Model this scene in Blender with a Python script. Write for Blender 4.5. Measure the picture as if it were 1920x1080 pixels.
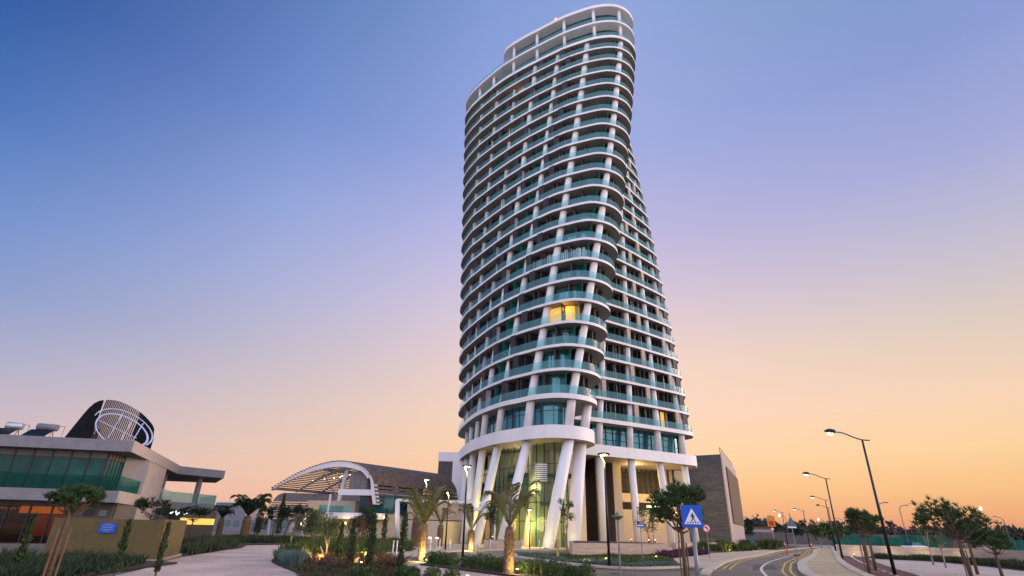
import bpy, math, random
from mathutils import Vector, Matrix
for o in list(bpy.data.objects): bpy.data.objects.remove(o)
SC = bpy.context.scene
COL = SC.collection
rnd = random.Random(7)
PI = math.pi
def lin(c):
    c = c/255.0
    return c/12.92 if c <= 0.04045 else ((c+0.055)/1.055)**2.4
def S(r, g, b): return (lin(r), lin(g), lin(b), 1)

# ---------------------------------------------------------------- camera
CAMH = 1.7
cd = bpy.data.cameras.new('camera'); cam = bpy.data.objects.new('camera', cd); COL.objects.link(cam)
SC.camera = cam
th = math.atan(456/1000.0); rl = 0.024
F = Vector((0, math.cos(th), math.sin(th))); U = Vector((0, -math.sin(th), math.cos(th))); X = Vector((1, 0, 0))
c_, s_ = math.cos(rl), math.sin(rl)
R_ = X*c_ + U*s_*1.0
U_ = U*c_ - X*s_*1.0
M = Matrix((R_, U_, -F)).transposed().to_4x4(); M.translation = (0, 0, CAMH)
cam.matrix_world = M
cd.sensor_width = 36; cd.lens = 36*1000/1920.0
cd.clip_start = 0.1; cd.clip_end = 4000

# ---------------------------------------------------------------- sky
W = bpy.data.worlds.new("World"); SC.world = W; W.use_nodes = True
nt = W.node_tree; nt.nodes.clear(); N = nt.nodes.new; Lk = nt.links.new
def math_node(op, a=None, b=None, c=None):
    n = N('ShaderNodeMath'); n.operation = op
    for i, v in enumerate((a, b, c)):
        if v is None: continue
        if isinstance(v, (int, float)): n.inputs[i].default_value = v
        else: Lk(v, n.inputs[i])
    return n.outputs[0]
tc = N('ShaderNodeTexCoord'); sx = N('ShaderNodeSeparateXYZ'); Lk(tc.outputs['Generated'], sx.inputs[0])
def ramp(stops):
    r = N('ShaderNodeValToRGB'); e = r.color_ramp.elements
    e[0].position = stops[0][0]; e[0].color = S(*stops[0][1])
    e[1].position = stops[-1][0]; e[1].color = S(*stops[-1][1])
    for p, c in stops[1:-1]:
        k = e.new(p); k.color = S(*c)
    Lk(sx.outputs['Z'], r.inputs[0]); return r.outputs[0]
SKY = [(-.85, [(0.004, (231, 173, 167)), (0.03, (224, 181, 181)), (0.07, (207, 181, 192)), (0.12, (184, 176, 199)), (0.19, (152, 163, 202)), (0.28, (113, 144, 200)), (0.38, (88, 132, 198)), (0.5, (52, 104, 176)), (0.63, (34, 80, 152)), (0.8, (30, 68, 128))]),
 (-.45, [(0.004, (230, 166, 147)), (0.03, (236, 183, 158)), (0.07, (233, 192, 170)), (0.12, (225, 194, 180)), (0.19, (209, 191, 192)), (0.28, (187, 182, 201)), (0.38, (168, 174, 212)), (0.5, (146, 163, 214)), (0.63, (116, 142, 204)), (0.8, (92, 125, 182))]),
 (-.08, [(0.004, (224, 156, 132)), (0.03, (240, 181, 141)), (0.07, (247, 196, 153)), (0.12, (247, 204, 167)), (0.19, (241, 207, 183)), (0.28, (228, 203, 199)), (0.38, (210, 196, 214)), (0.5, (184, 182, 222)), (0.63, (150, 164, 218)), (0.8, (128, 152, 210))]),
 (.3, [(0.004, (215, 140, 121)), (0.03, (239, 175, 128)), (0.07, (251, 196, 141)), (0.12, (253, 210, 166)), (0.19, (250, 212, 186)), (0.28, (240, 210, 195)), (0.38, (215, 196, 209)), (0.5, (185, 180, 217)), (0.63, (158, 169, 219)), (0.8, (141, 162, 213))]),
 (.72, [(0.004, (204, 126, 113)), (0.03, (232, 166, 119)), (0.07, (243, 190, 131)), (0.12, (247, 207, 156)), (0.19, (242, 208, 178)), (0.28, (219, 201, 188)), (0.38, (194, 188, 204)), (0.5, (164, 169, 213)), (0.63, (137, 154, 208)), (0.8, (117, 149, 190))])]
back = ramp([(0, (226,206,204)), (.15, (222,206,220)), (.4, (205,208,232)), (1, (160,180,224))])
hx = math_node('MULTIPLY', sx.outputs['X'], sx.outputs['X']); hy = math_node('MULTIPLY', sx.outputs['Y'], sx.outputs['Y'])
hl = math_node('SQRT', math_node('MAXIMUM', math_node('ADD', hx, hy), 0.0004))
sa = math_node('DIVIDE', sx.outputs['X'], hl)
prev = ramp(SKY[0][1])
for (s0, _), (s1, stops) in zip(SKY, SKY[1:]):
    mr = N('ShaderNodeMapRange'); Lk(sa, mr.inputs[0]); mr.inputs[1].default_value = s0; mr.inputs[2].default_value = s1
    mx = N('ShaderNodeMix'); mx.data_type = 'RGBA'; Lk(mr.outputs[0], mx.inputs[0]); Lk(prev, mx.inputs[6]); Lk(ramp(stops), mx.inputs[7]); prev = mx.outputs[2]
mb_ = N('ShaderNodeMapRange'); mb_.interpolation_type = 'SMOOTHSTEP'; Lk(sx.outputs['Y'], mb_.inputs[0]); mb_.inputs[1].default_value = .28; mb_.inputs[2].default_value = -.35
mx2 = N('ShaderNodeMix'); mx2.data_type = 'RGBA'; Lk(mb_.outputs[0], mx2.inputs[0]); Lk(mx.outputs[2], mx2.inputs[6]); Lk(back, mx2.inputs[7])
st = math_node('MULTIPLY_ADD', mb_.outputs[0], 0.90, 1.05)  # unseen sky behind the camera brightened to light the tower front
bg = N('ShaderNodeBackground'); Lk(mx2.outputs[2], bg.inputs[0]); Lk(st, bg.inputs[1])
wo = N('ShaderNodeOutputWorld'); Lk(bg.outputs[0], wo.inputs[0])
# afterglow: weak, wide, warm and low, from where the sun went down (far right)
sl = bpy.data.lights.new('sun', 'SUN'); sl.energy = 2.6; sl.angle = math.radians(25); sl.color = (1, .74, .58)
so = bpy.data.objects.new('sun', sl); COL.objects.link(so)
sd = Vector((math.sin(math.radians(78))*math.cos(math.radians(9)), math.cos(math.radians(78))*math.cos(math.radians(9)), math.sin(math.radians(9))))
so.rotation_euler = sd.to_track_quat('Z', 'Y').to_euler()
vs = SC.view_settings; vs.view_transform = 'Standard'; vs.look = 'None'; vs.exposure = 0; vs.gamma = 1
SC.render.engine = 'CYCLES'; SC.cycles.use_denoising = True
SC.cycles.max_bounces = 6; SC.cycles.transparent_max_bounces = 14
SC.cycles.sample_clamp_indirect = 3

# ---------------------------------------------------------------- materials
MATS = {}
def mat(name, col, rough=.6, metal=0, var=.12, scale=3., bump=0., bscale=40., spec=.4, emit=None, estr=0, col2=None, brick=None, alpha=None, coord='Object', stretch=None, stain=0):
    if name in MATS: return MATS[name]
    m = bpy.data.materials.new(name); m.use_nodes = True; t = m.node_tree; b = t.nodes['Principled BSDF']
    n = t.nodes.new; l = t.links.new
    b.inputs['Roughness'].default_value = rough; b.inputs['Metallic'].default_value = metal
    b.inputs['Specular IOR Level'].default_value = spec
    tcn = n('ShaderNodeTexCoord'); src = tcn.outputs[coord]
    if stretch:
        mp = n('ShaderNodeMapping'); mp.inputs['Scale'].default_value = stretch; l(src, mp.inputs[0]); src = mp.outputs[0]
    c1 = col; c2 = col2 or tuple(min(1, x*(1+var*2)) for x in col)
    c0 = col if col2 else tuple(x*(1-var*1.5) for x in col)
    nz = n('ShaderNodeTexNoise'); nz.inputs['Scale'].default_value = scale; nz.inputs['Detail'].default_value = 5; nz.inputs['Roughness'].default_value = .65; l(src, nz.inputs[0])
    rp = n('ShaderNodeValToRGB'); rp.color_ramp.elements[0].position = .3; rp.color_ramp.elements[1].position = .72
    rp.color_ramp.elements[0].color = (*c0, 1); rp.color_ramp.elements[1].color = (*c2, 1); l(nz.outputs[0], rp.inputs[0])
    out = rp.outputs[0]
    if brick:
        bw, bh, mortar, dark = brick
        bk = n('ShaderNodeTexBrick'); bk.inputs['Scale'].default_value = 1; bk.inputs['Brick Width'].default_value = bw; bk.inputs['Row Height'].default_value = bh
        bk.inputs['Mortar Size'].default_value = mortar; bk.inputs['Color1'].default_value = (1, 1, 1, 1); bk.inputs['Color2'].default_value = (.84, .84, .84, 1); bk.inputs['Mortar'].default_value = (dark, dark, dark, 1)
        l(tcn.outputs['UV'], bk.inputs[0])
        mm = n('ShaderNodeMix'); mm.data_type = 'RGBA'; mm.blend_type = 'MULTIPLY'; mm.inputs[0].default_value = 1; l(out, mm.inputs[6]); l(bk.outputs[0], mm.inputs[7]); out = mm.outputs[2]
    if stain:
        n2 = n('ShaderNodeTexNoise'); n2.inputs['Scale'].default_value = scale*.13; n2.inputs['Detail'].default_value = 4; l(src, n2.inputs[0])
        r2 = n('ShaderNodeValToRGB'); r2.color_ramp.elements[0].position = .38; r2.color_ramp.elements[1].position = .62
        r2.color_ramp.elements[0].color = (1-stain, 1-stain, 1-stain, 1); l(n2.outputs[0], r2.inputs[0])
        mm = n('ShaderNodeMix'); mm.data_type = 'RGBA'; mm.blend_type = 'MULTIPLY'; mm.inputs[0].default_value = 1; l(out, mm.inputs[6]); l(r2.outputs[0], mm.inputs[7]); out = mm.outputs[2]
    l(out, b.inputs['Base Color'])
    if bump:
        nb = n('ShaderNodeTexNoise'); nb.inputs['Scale'].default_value = bscale; nb.inputs['Detail'].default_value = 4; l(src, nb.inputs[0])
        bp = n('ShaderNodeBump'); bp.inputs['Strength'].default_value = bump; bp.inputs['Distance'].default_value = .03; l(nb.outputs[0], bp.inputs['Height']); l(bp.outputs[0], b.inputs['Normal'])
    if emit:
        b.inputs['Emission Color'].default_value = (*emit, 1); b.inputs['Emission Strength'].default_value = estr
    if alpha is not None:
        o = t.nodes['Material Output']; tr = n('ShaderNodeBsdfTransparent'); tr.inputs[0].default_value = (*alpha[1], 1)
        ms = n('ShaderNodeMixShader'); ms.inputs[0].default_value = alpha[0]; l(tr.outputs[0], ms.inputs[1]); l(b.outputs[0], ms.inputs[2]); l(ms.outputs[0], o.inputs[0])
    MATS[name] = m; return m
def glass(name, tint, fac, base, rough=.05, wav=0.0):
    m = mat(name, base, rough=rough, var=.08, scale=.3, spec=.45, alpha=(fac, tint))
    return m
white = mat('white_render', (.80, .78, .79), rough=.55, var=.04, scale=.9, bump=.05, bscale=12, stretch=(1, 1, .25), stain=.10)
soffit = mat('shaded_soffit', (.23, .195, .165), rough=.7, var=.05, scale=.6)  # slab undersides: the weaker light there is painted in as brown
teal = mat('teal_glazing', (.035, .17, .20), rough=.05, var=.5, metal=.5, scale=.35, spec=.9, col2=(.08, .28, .33))
darkteal = mat('dark_glazing', (.01, .06, .07), rough=.06, var=.5, metal=.3, scale=.4, spec=.8, col2=(.03, .13, .15))
rail = glass('railing_glass', (.66, .9, .92), .30, (.20, .50, .56), rough=.14)
railclear = glass('pale_railing_glass', (.72, .9, .88), .35, (.30, .48, .46), rough=.06)
lobbyglass = glass('lobby_glass', (.72, .82, .70), .34, (.02, .12, .12), rough=.03)
frame = mat('dark_frame', (.012, .014, .018), rough=.4, spec=.5)
alu = mat('brushed_alu', (.55, .56, .58), rough=.35, metal=.6)
steel = mat('grey_steel', (.20, .21, .22), rough=.45, metal=.5)
louvre = mat('brown_louvre', (.028, .022, .028), rough=.6, var=.3, scale=4, stretch=(1, 1, .2))
fin = mat('dark_fin', (.03, .025, .024), rough=.6)
beigep = mat('beige_pier', (.42, .34, .29), rough=.7, var=.08)
black = mat('black_metal', (.010, .013, .016), rough=.4, metal=.3)
greyhouse = mat('grey_render', (.24, .225, .24), rough=.8, var=.07, scale=1.5, bump=.15, bscale=30)
warmhouse = mat('pink_render', (.42, .35, .32), rough=.8, var=.05, scale=1.5, bump=.15, bscale=30)
darkhouse = mat('taupe_render', (.14, .12, .11), rough=.85, var=.1, scale=1.2)
concrete = mat('board_concrete', (.10, .106, .116), rough=.85, var=.22, scale=.9, bump=.4, bscale=9, stretch=(.5, .5, 3.5), brick=(4.2, 1.5, .012, .6))
beige = mat('beige_render', (.52, .43, .31), rough=.8, var=.05)
stone = mat('travertine', (.46, .35, .28), rough=.75, var=.12, scale=1.2, stretch=(.5, .5, 5), bump=.2, brick=(1.2, .3, .012, .7))
pale_stone = mat('pale_travertine', (.50, .42, .36), rough=.75, var=.1, scale=1.6, stretch=(.5, .5, 4), bump=.2, brick=(.9, .3, .008, .75))
darkpanel = mat('dark_cladding', (.085, .075, .075), rough=.5, var=.15, brick=(.9, 3.3, .03, .25))
bark = mat('bark', (.11, .075, .05), rough=.95, var=.35, scale=14, bump=.8, bscale=30)
palmbark = mat('palm_bark', (.19, .12, .065), rough=.95, var=.5, scale=9, bump=1, bscale=18)
greybark = mat('pale_bark', (.30, .24, .18), rough=.9, var=.3, scale=10, bump=.5)
pine = mat('pine_needles', (.022, .055, .012), rough=.7, var=.4, scale=1.5, col2=(.055, .095, .022))
dpine = mat('dark_needles', (.010, .028, .012), rough=.8, var=.4, scale=1.5, col2=(.022, .045, .018))
leaf = mat('broad_leaves', (.04, .065, .015), rough=.6, var=.4, scale=2, col2=(.085, .12, .03))
palmleaf = mat('palm_fronds', (.07, .08, .022), rough=.55, var=.4, scale=3, col2=(.17, .16, .05))
cyp = mat('cypress_leaves', (.025, .045, .014), rough=.8, var=.4, scale=6, col2=(.05, .075, .02))
boxl = mat('box_leaves', (.03, .065, .012), rough=.6, var=.4, scale=5, col2=(.07, .11, .02))
lav = mat('lavender_leaves', (.07, .11, .09), rough=.8, var=.4, scale=2.5, col2=(.13, .17, .14))
gc = mat('ground_cover', (.03, .055, .012), rough=.8, var=.4, scale=.9, col2=(.08, .10, .02))
redgc = mat('rusty_cover', (.10, .04, .025), rough=.8, var=.4, scale=2, col2=(.13, .09, .04))
purple = mat('purple_plants', (.045, .012, .03), rough=.8, var=.4, scale=2, col2=(.09, .025, .055))
soil = mat('soil', (.05, .035, .022), rough=.95, var=.35, scale=2.5, bump=.6, bscale=15, coord='Generated')
blue = mat('sign_blue', (.0, .085, .50), rough=.35, var=.03)
signwhite = mat('sign_white', (.75, .76, .78), rough=.4, var=.02)
signred = mat('sign_red', (.60, .02, .02), rough=.4, var=.03)
signyellow = mat('sign_yellow', (.75, .30, .01), rough=.4, var=.03)
signblack = mat('sign_black', (.015, .015, .02), rough=.5)
def emis(name, c, s): return mat(name, c, emit=c, estr=s, var=0)
lampglow = emis('lamp_glow', (1, .80, .42), 3.5)
warmglow = emis('warm_glow', (1, .50, .10), .75)
amber = emis('amber_interior', (1, .52, .10), .55)
redglow = emis('red_glow', (1, .08, .03), 14)
farglow = emis('far_lamp_glow', (1, .85, .65), 8)
whiteglow = emis('white_glow', (.85, .9, 1), 2.2)

# ---------------------------------------------------------------- mesh helpers
class Pieces:
    """counts repeats of one part: the first (lowest, nearest) hundred become parts of their own, the rest one mesh"""
    def __init__(s, name, m, parent, n=100): s.name, s.m, s.parent, s.n, s.k, s.rest = name, m, parent, n, 0, MB()
    def obox(s, *a, **k):
        s.k += 1
        if s.k <= s.n: b = MB(); b.obox(*a, **k); b.build(s.name, s.m, s.parent)
        else: s.rest.obox(*a, **k)
    def finish(s):
        if s.rest.v: o = s.rest.build(s.name, s.m, s.parent); o['kind'] = 'stuff'
class MB:
    def __init__(s): s.v = []; s.f = []; s.uv = []
    def quad(s, a, b, c, d, uv=None):
        i = len(s.v); s.v += [tuple(a), tuple(b), tuple(c), tuple(d)]; s.f.append((i, i+1, i+2, i+3))
    def tri(s, a, b, c):
        i = len(s.v); s.v += [tuple(a), tuple(b), tuple(c)]; s.f.append((i, i+1, i+2))
    def obox(s, p0, p1, w, z0, z1, off=0):
        """wall box from plan point p0 to p1, thickness w centred (+off to the left), z0..z1"""
        d = Vector((p1[0]-p0[0], p1[1]-p0[1])); L = d.length or 1e-6; d /= L; n = Vector((-d.y, d.x))
        a = n*(off-w/2); b = n*(off+w/2)
        c = [(p0[0]+a.x, p0[1]+a.y), (p1[0]+a.x, p1[1]+a.y), (p1[0]+b.x, p1[1]+b.y), (p0[0]+b.x, p0[1]+b.y)]
        s.prism(c, z0, z1)
    def box(s, x0, x1, y0, y1, z0, z1): s.prism([(x0, y0), (x1, y0), (x1, y1), (x0, y1)], z0, z1)
    def prism(s, pts, z0, z1, caps=True):
        i = len(s.v); n = len(pts)
        s.v += [(p[0], p[1], z0) for p in pts] + [(p[0], p[1], z1) for p in pts]
        for k in range(n):
            j = (k+1) % n; s.f.append((i+k, i+j, i+n+j, i+n+k))
        if caps: s.f.append(tuple(i+k for k in range(n-1, -1, -1))); s.f.append(tuple(i+n+k for k in range(n)))
    def tube(s, pts, r, seg=8, cap=True):
        pts = [Vector(p) for p in pts]; n = len(pts); i0 = len(s.v)
        rs = r if isinstance(r, (list, tuple)) else [r]*n
        ref = None
        for k, p in enumerate(pts):
            t = (pts[min(k+1, n-1)]-pts[max(k-1, 0)]).normalized()
            if ref is None: ref = Vector((0, 0, 1)) if abs(t.z) < .9 else Vector((1, 0, 0))
            a = t.cross(ref).normalized(); b = t.cross(a).normalized(); ref = a.cross(t).normalized() if False else ref
            for j in range(seg):
                q = p + (a*math.cos(2*PI*j/seg) + b*math.sin(2*PI*j/seg))*rs[k]; s.v.append(tuple(q))
        for k in range(n-1):
            for j in range(seg):
                jj = (j+1) % seg; s.f.append((i0+k*seg+j, i0+k*seg+jj, i0+(k+1)*seg+jj, i0+(k+1)*seg+j))
        if cap: s.f.append(tuple(i0+j for j in range(seg-1, -1, -1))); s.f.append(tuple(i0+(n-1)*seg+j for j in range(seg)))
    def build(s, name, m, parent=None, smooth=False, uvs=False, bevel=0):
        me = bpy.data.meshes.new(name); me.from_pydata(s.v, [], s.f); me.update()
        if smooth:
            for p in me.polygons: p.use_smooth = True
        if uvs:
            ul = me.uv_layers.new(name='uv')
            for p in me.polygons:
                nn = p.normal
                if abs(nn.z) > .7: ax = (Vector((1, 0, 0)), Vector((0, 1, 0)))
                else: t = Vector((-nn.y, nn.x, 0)).normalized(); ax = (t, Vector((0, 0, 1)))
                for li in p.loop_indices:
                    co = me.vertices[me.loops[li].vertex_index].co; ul.data[li].uv = (co.dot(ax[0]), co.dot(ax[1]))
        o = bpy.data.objects.new(name, me); COL.objects.link(o); me.materials.append(m)
        if parent is not None: put(o, parent)
        if bevel:
            bm = o.modifiers.new('bevel', 'BEVEL'); bm.width = bevel; bm.segments = 2; bm.limit_method = 'ANGLE'
        return o
def put(o, parent):
    o.parent = parent
    o.matrix_parent_inverse = world_of(parent).inverted()
def world_of(o):
    m = o.matrix_basis.copy()
    if o.parent: m = world_of(o.parent) @ o.matrix_parent_inverse @ m
    return m
def tag(o, label=None, cat=None, group=None, kind=None):
    if label: o['label'] = label
    if cat: o['category'] = cat
    if group: o['group'] = group
    if kind: o['kind'] = kind
    return o
def thing(name, label, cat, loc=(0, 0, 0), group=None, rz=0):
    o = bpy.data.objects.new(name, None); COL.objects.link(o); o.location = loc; o.rotation_euler = (0, 0, rz); o.empty_display_size = .3
    return tag(o, label, cat, group)
def copy_tree(o, parent=None):
    c = o.copy(); COL.objects.link(c)
    if parent is not None: c.parent = parent
    for ch in [x for x in bpy.data.objects if x.parent == o]: copy_tree(ch, c)
    return c
def point(parent, loc, e, col=(1, .75, .4), r=.15, spot=None, name='glow'):
    l = bpy.data.lights.new(name, 'SPOT' if spot else 'POINT'); l.energy = e; l.color = col; l.shadow_soft_size = r
    o = bpy.data.objects.new(name, l); COL.objects.link(o); o.location = loc
    if spot:
        l.spot_size = math.radians(spot[0]); l.spot_blend = .6
        o.rotation_euler = Vector(spot[1]).to_track_quat('-Z', 'Y').to_euler()
    if parent is not None: put(o, parent)
    return o
def lerp(a, b, t): return a+(b-a)*t
def sheet(name, pts, z, m, kind='structure', h=0.0):
    b = MB()
    if h: b.prism(pts, z, z+h)
    else:
        b.v = [(p[0], p[1], z) for p in pts]; b.f = [tuple(range(len(pts)))]
        a = sum(pts[i][0]*pts[(i+1) % len(pts)][1]-pts[(i+1) % len(pts)][0]*pts[i][1] for i in range(len(pts)))
        if a < 0: b.f = [tuple(reversed(b.f[0]))]
    return tag(b.build(name, m), kind=kind)
def cat_rom(P, n=6, closed=False):
    out = []; L = len(P)
    rng = range(L if closed else L-1)
    for i in rng:
        p0 = P[(i-1) % L] if closed or i > 0 else P[i]; p1 = P[i]; p2 = P[(i+1) % L]; p3 = P[(i+2) % L] if closed or i+2 < L else P[(i+1) % L]
        for k in range(n):
            t = k/n
            out.append(tuple(.5*((2*p1[j])+(-p0[j]+p2[j])*t+(2*p0[j]-5*p1[j]+4*p2[j]-p3[j])*t*t+(-p0[j]+3*p1[j]-3*p2[j]+p3[j])*t**3) for j in range(len(p1))))
    if not closed: out.append(tuple(P[-1]))
    return out
def offset_line(P, d):
    out = []
    for i in range(len(P)):
        a = Vector(P[max(i-1, 0)][:2]); b = Vector(P[min(i+1, len(P)-1)][:2]); t = (b-a).normalized()
        out.append((P[i][0]-t.y*d, P[i][1]+t.x*d))
    return out
def strip(name, line, w, z, m, kind='structure', h=0, parent=None):
    a = offset_line(line, w/2); c = offset_line(line, -w/2); b = MB()
    for i in range(len(line)-1):
        if h: b.prism([c[i], c[i+1], a[i+1], a[i]], z, z+h)
        else: b.quad((*c[i], z), (*c[i+1], z), (*a[i+1], z), (*a[i], z))
    o = b.build(name, m, parent)
    if kind: tag(o, kind=kind)
    return o
# ---------------------------------------------------------------- the tower
H0, FH = 17.8, 3.4
KEY = {
1: [(5.9, 66.9), (4.1, 67.3), (1.4, 70.3), (-1.0, 72.9), (-3.4, 76.9), (-5.4, 81.6), (-7.1, 88.5), (-8.4, 94.1), (-9.0, 98)],
6: [(9.4, 68.4), (6.9, 69.4), (3.2, 72.0), (0, 75.8), (-1.8, 78.4), (-3.1, 80.5), (-5.1, 84.0), (-6.5, 86.3), (-8.7, 91.3), (-9.5, 95.5)],
11: [(12.3, 69.5), (7.4, 71.5), (3.2, 75.4), (.3, 78.5), (-1.2, 80.5), (-5.0, 86), (-8.2, 90.8), (-10.2, 95.3), (-10.7, 97)],
16: [(14.9, 71.0), (10.5, 72.6), (7.9, 74.3), (3.3, 77.8), (.8, 80), (-1.7, 82.5), (-4.4, 86), (-7.2, 89.4), (-9.5, 93), (-11.4, 97.7)],
20: [(16.9, 72.6), (13, 73.4), (8.2, 76), (3.3, 79.4), (.7, 81.5), (-2.5, 84.2), (-5.2, 86.7), (-7.9, 90), (-10.3, 93.8), (-12.1, 97.5)],
22: [(17.9, 73.1), (13.7, 73.8), (8.4, 76.4), (3.3, 80), (1.4, 81.2), (-3.5, 85), (-5, 86.7), (-8.4, 90.2), (-11.1, 93.9), (-12.3, 97)]}
def resample(P, step, n):
    out = [P[0]]; d = 0; i = 0; target = step
    while len(out) < n:
        if i+1 < len(P):
            a, b = P[i], P[i+1]
        else:
            a, b = P[-2], P[-1]; a = b; v = Vector((P[-1][0]-P[-2][0], P[-1][1]-P[-2][1])).normalized(); b = (a[0]+v.x*200, a[1]+v.y*200)
        L = math.dist(a, b)
        if d+L >= target:
            t = (target-d)/L; out.append((a[0]+(b[0]-a[0])*t, a[1]+(b[1]-a[1])*t)); target += step
        else: d += L; i += 1
    return out
NS = 13; STEP = 3.0
RS = {k: resample(v, STEP, NS) for k, v in KEY.items()}
def fit2(xs, ys):
    import itertools
    A = [[sum(x**(i+j) for x in xs) for j in range(3)] for i in range(3)]; B = [sum(y*x**i for x, y in zip(xs, ys)) for i in range(3)]
    m = Matrix(A); return m.inverted() @ Vector(B)
FIT = [[fit2([k/10 for k in RS], [RS[k][i][c] for k in RS]) for c in (0, 1)] for i in range(NS)]
def key(i, n):
    t = n/10; v = Vector((1, t, t*t)); return (FIT[i][0].dot(v), FIT[i][1].dot(v))
CC = Vector((-3.4, 101.8))
BSH = [(0, 0), (1, 0), (6, 1.4), (9, 2.3), (11, 2.8), (13, 3.3), (16, 4.3), (18, 5.2), (22, 7.0), (24, 7.4)]
def bshift(n):
    for (a, va), (b, vb) in zip(BSH, BSH[1:]):
        if n <= b: return lerp(va, vb, (n-a)/(b-a)) if n >= a else va
    return BSH[-1][1]
def bline(n):
    an = math.radians(1.2*(n-1)); c, s = math.cos(an), math.sin(an)
    def rot(p):
        q = Vector(p)-CC; return CC+Vector((c*q.x-s*q.y, s*q.x+c*q.y))
    P = [rot(p) for p in ((9.5, 80.2), (13.5, 82.3), (19.0, 85.2), (24.4, 88.3), (30.8, 92.4))]
    d = (P[4]-P[1]).normalized(); sh = bshift(n)
    P[4] -= d*sh; P[3] -= d*sh*.66; P[2] -= d*sh*.33
    E = [P[4]+rot((31.9, 94.6))-rot((30.8, 92.4)), P[4]+rot((31.6, 97.5))-rot((30.8, 92.4))]
    return P, E
_oc = {}
def outline(n):
    """closed plan outline; returns dense list, index of nose apex, range of the straight wing"""
    if n in _oc: return _oc[n]
    L = [key(i, n) for i in range(NS)]
    e, e1 = Vector(L[-1]), Vector(L[-2]); d = (e-e1).normalized()
    def turn(v, a):
        a = math.radians(a); return Vector((v.x*math.cos(a)-v.y*math.sin(a), v.x*math.sin(a)+v.y*math.cos(a)))
    a1 = e+turn(d, -14)*3.5; a2 = a1+turn(d, -42)*5; a3 = a2+turn(d, -62)*8
    apex = Vector(L[0]); cen = apex+Vector((.35, 5.6))
    arc = [cen+Vector((math.cos(math.radians(q)), math.sin(math.radians(q))))*5.6 for q in (-70, -48, -25, -2, 20)]
    P, E = bline(n)
    ctrl = [a3, a2, a1]+[Vector(p) for p in reversed(L)]+arc+[arc[-1]+Vector((-.7, 2.6))]
    nf = len(ctrl)
    ctrl += P+E
    ctrl += [Vector((lerp(E[1].x, a3.x, .22), max(E[1].y+8, 112))), Vector((lerp(E[1].x, a3.x, .55), max(a3.y, E[1].y)+13)), Vector((lerp(E[1].x, a3.x, .85), a3.y+7))]
    D = cat_rom([tuple(c) for c in ctrl], 6, closed=True)
    iap = (3+NS-1)*6; ib = (nf)*6
    _oc[n] = (D, iap, ib, (nf+4)*6)
    return _oc[n]
def inset(n, d):
    D = outline(n)[0]; out = []
    for i in range(len(D)):
        a = Vector(D[i-1]); b = Vector(D[(i+1) % len(D)]); t = (b-a).normalized(); out.append((D[i][0]-t.y*d, D[i][1]+t.x*d))
    return out
def front_at(n, s, d=0):
    """point at arc length s from the nose apex (negative = towards the left), inset by d; also inward normal"""
    D, ia, ib, ie = outline(n); step = 1 if s > 0 else -1; rem = abs(s); i = ia
    while True:
        a, b = Vector(D[i % len(D)]), Vector(D[(i+step) % len(D)]); L = (b-a).length
        if rem <= L: break
        rem -= L; i += step
    p = a+(b-a)*(rem/L); t = (b-a).normalized()*step; nrm = Vector((-t.y, t.x)); return p+nrm*d, nrm, t
def b_at(n, u, d=0):
    P, E = bline(n); pts = P+E; base = (pts[1]-pts[0]).length; rem = u+base; i = 0
    while i < len(pts)-2 and rem > (pts[i+1]-pts[i]).length: rem -= (pts[i+1]-pts[i]).length; i += 1
    t = (pts[i+1]-pts[i]).normalized(); nrm = Vector((-t.y, t.x)); return pts[i]+t*rem+nrm*d, nrm, t
def zf(n): return H0+FH*(n-1)
tower = thing('hotel_tower', 'tall white twisted tower with curved balconies rising over the forecourt', 'tower', (8, 85, 0))
NF = 22
for n in range(1, NF+1):
    zt = zf(n); th_ = .62 if n == 1 else (.66 if n == NF else .38)
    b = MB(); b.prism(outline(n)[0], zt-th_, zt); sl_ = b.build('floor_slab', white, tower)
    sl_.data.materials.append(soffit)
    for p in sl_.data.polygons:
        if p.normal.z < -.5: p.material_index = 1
# glazing, railings, dividers
def shell(pts, z0, z1, name, m, parent, mull=None, mm=None, mw=.07, every=1, hz=()):
    b = MB(); k = len(pts)
    for i in range(k):
        j = (i+1) % k; b.quad((*pts[i], z0), (*pts[j], z0), (*pts[j], z1), (*pts[i], z1))
    o = b.build(name, m, parent, smooth=False)
    return o
def mullions(path, z0, z1, spacing, name, m, parent, w=.07, hz=(), depth=.12, jitter=0):
    b = MB(); acc = 0; nxt = spacing*.5
    for i in range(len(path)-1):
        a, c = Vector(path[i]), Vector(path[i+1]); L = (c-a).length
        while nxt <= acc+L:
            t = (nxt-acc)/L; p = a+(c-a)*t; d = (c-a).normalized()
            b.obox(p-d*w/2, p+d*w/2, depth, z0, z1); nxt += spacing*(1+rnd.uniform(-jitter, jitter))
        acc += L
        for hzz in hz:
            if L > .01: b.obox(a, c, depth*.9, hzz-w/2, hzz+w/2)
    return b.build(name, m, parent)
partm = mat('green_partition', (.01, .13, .11), rough=.1, var=.1, spec=.6)
fb = Pieces('balcony_divider', fin, tower); wb = Pieces('window_fin', fin, tower); sp = Pieces('pier', beigep, tower)
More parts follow.
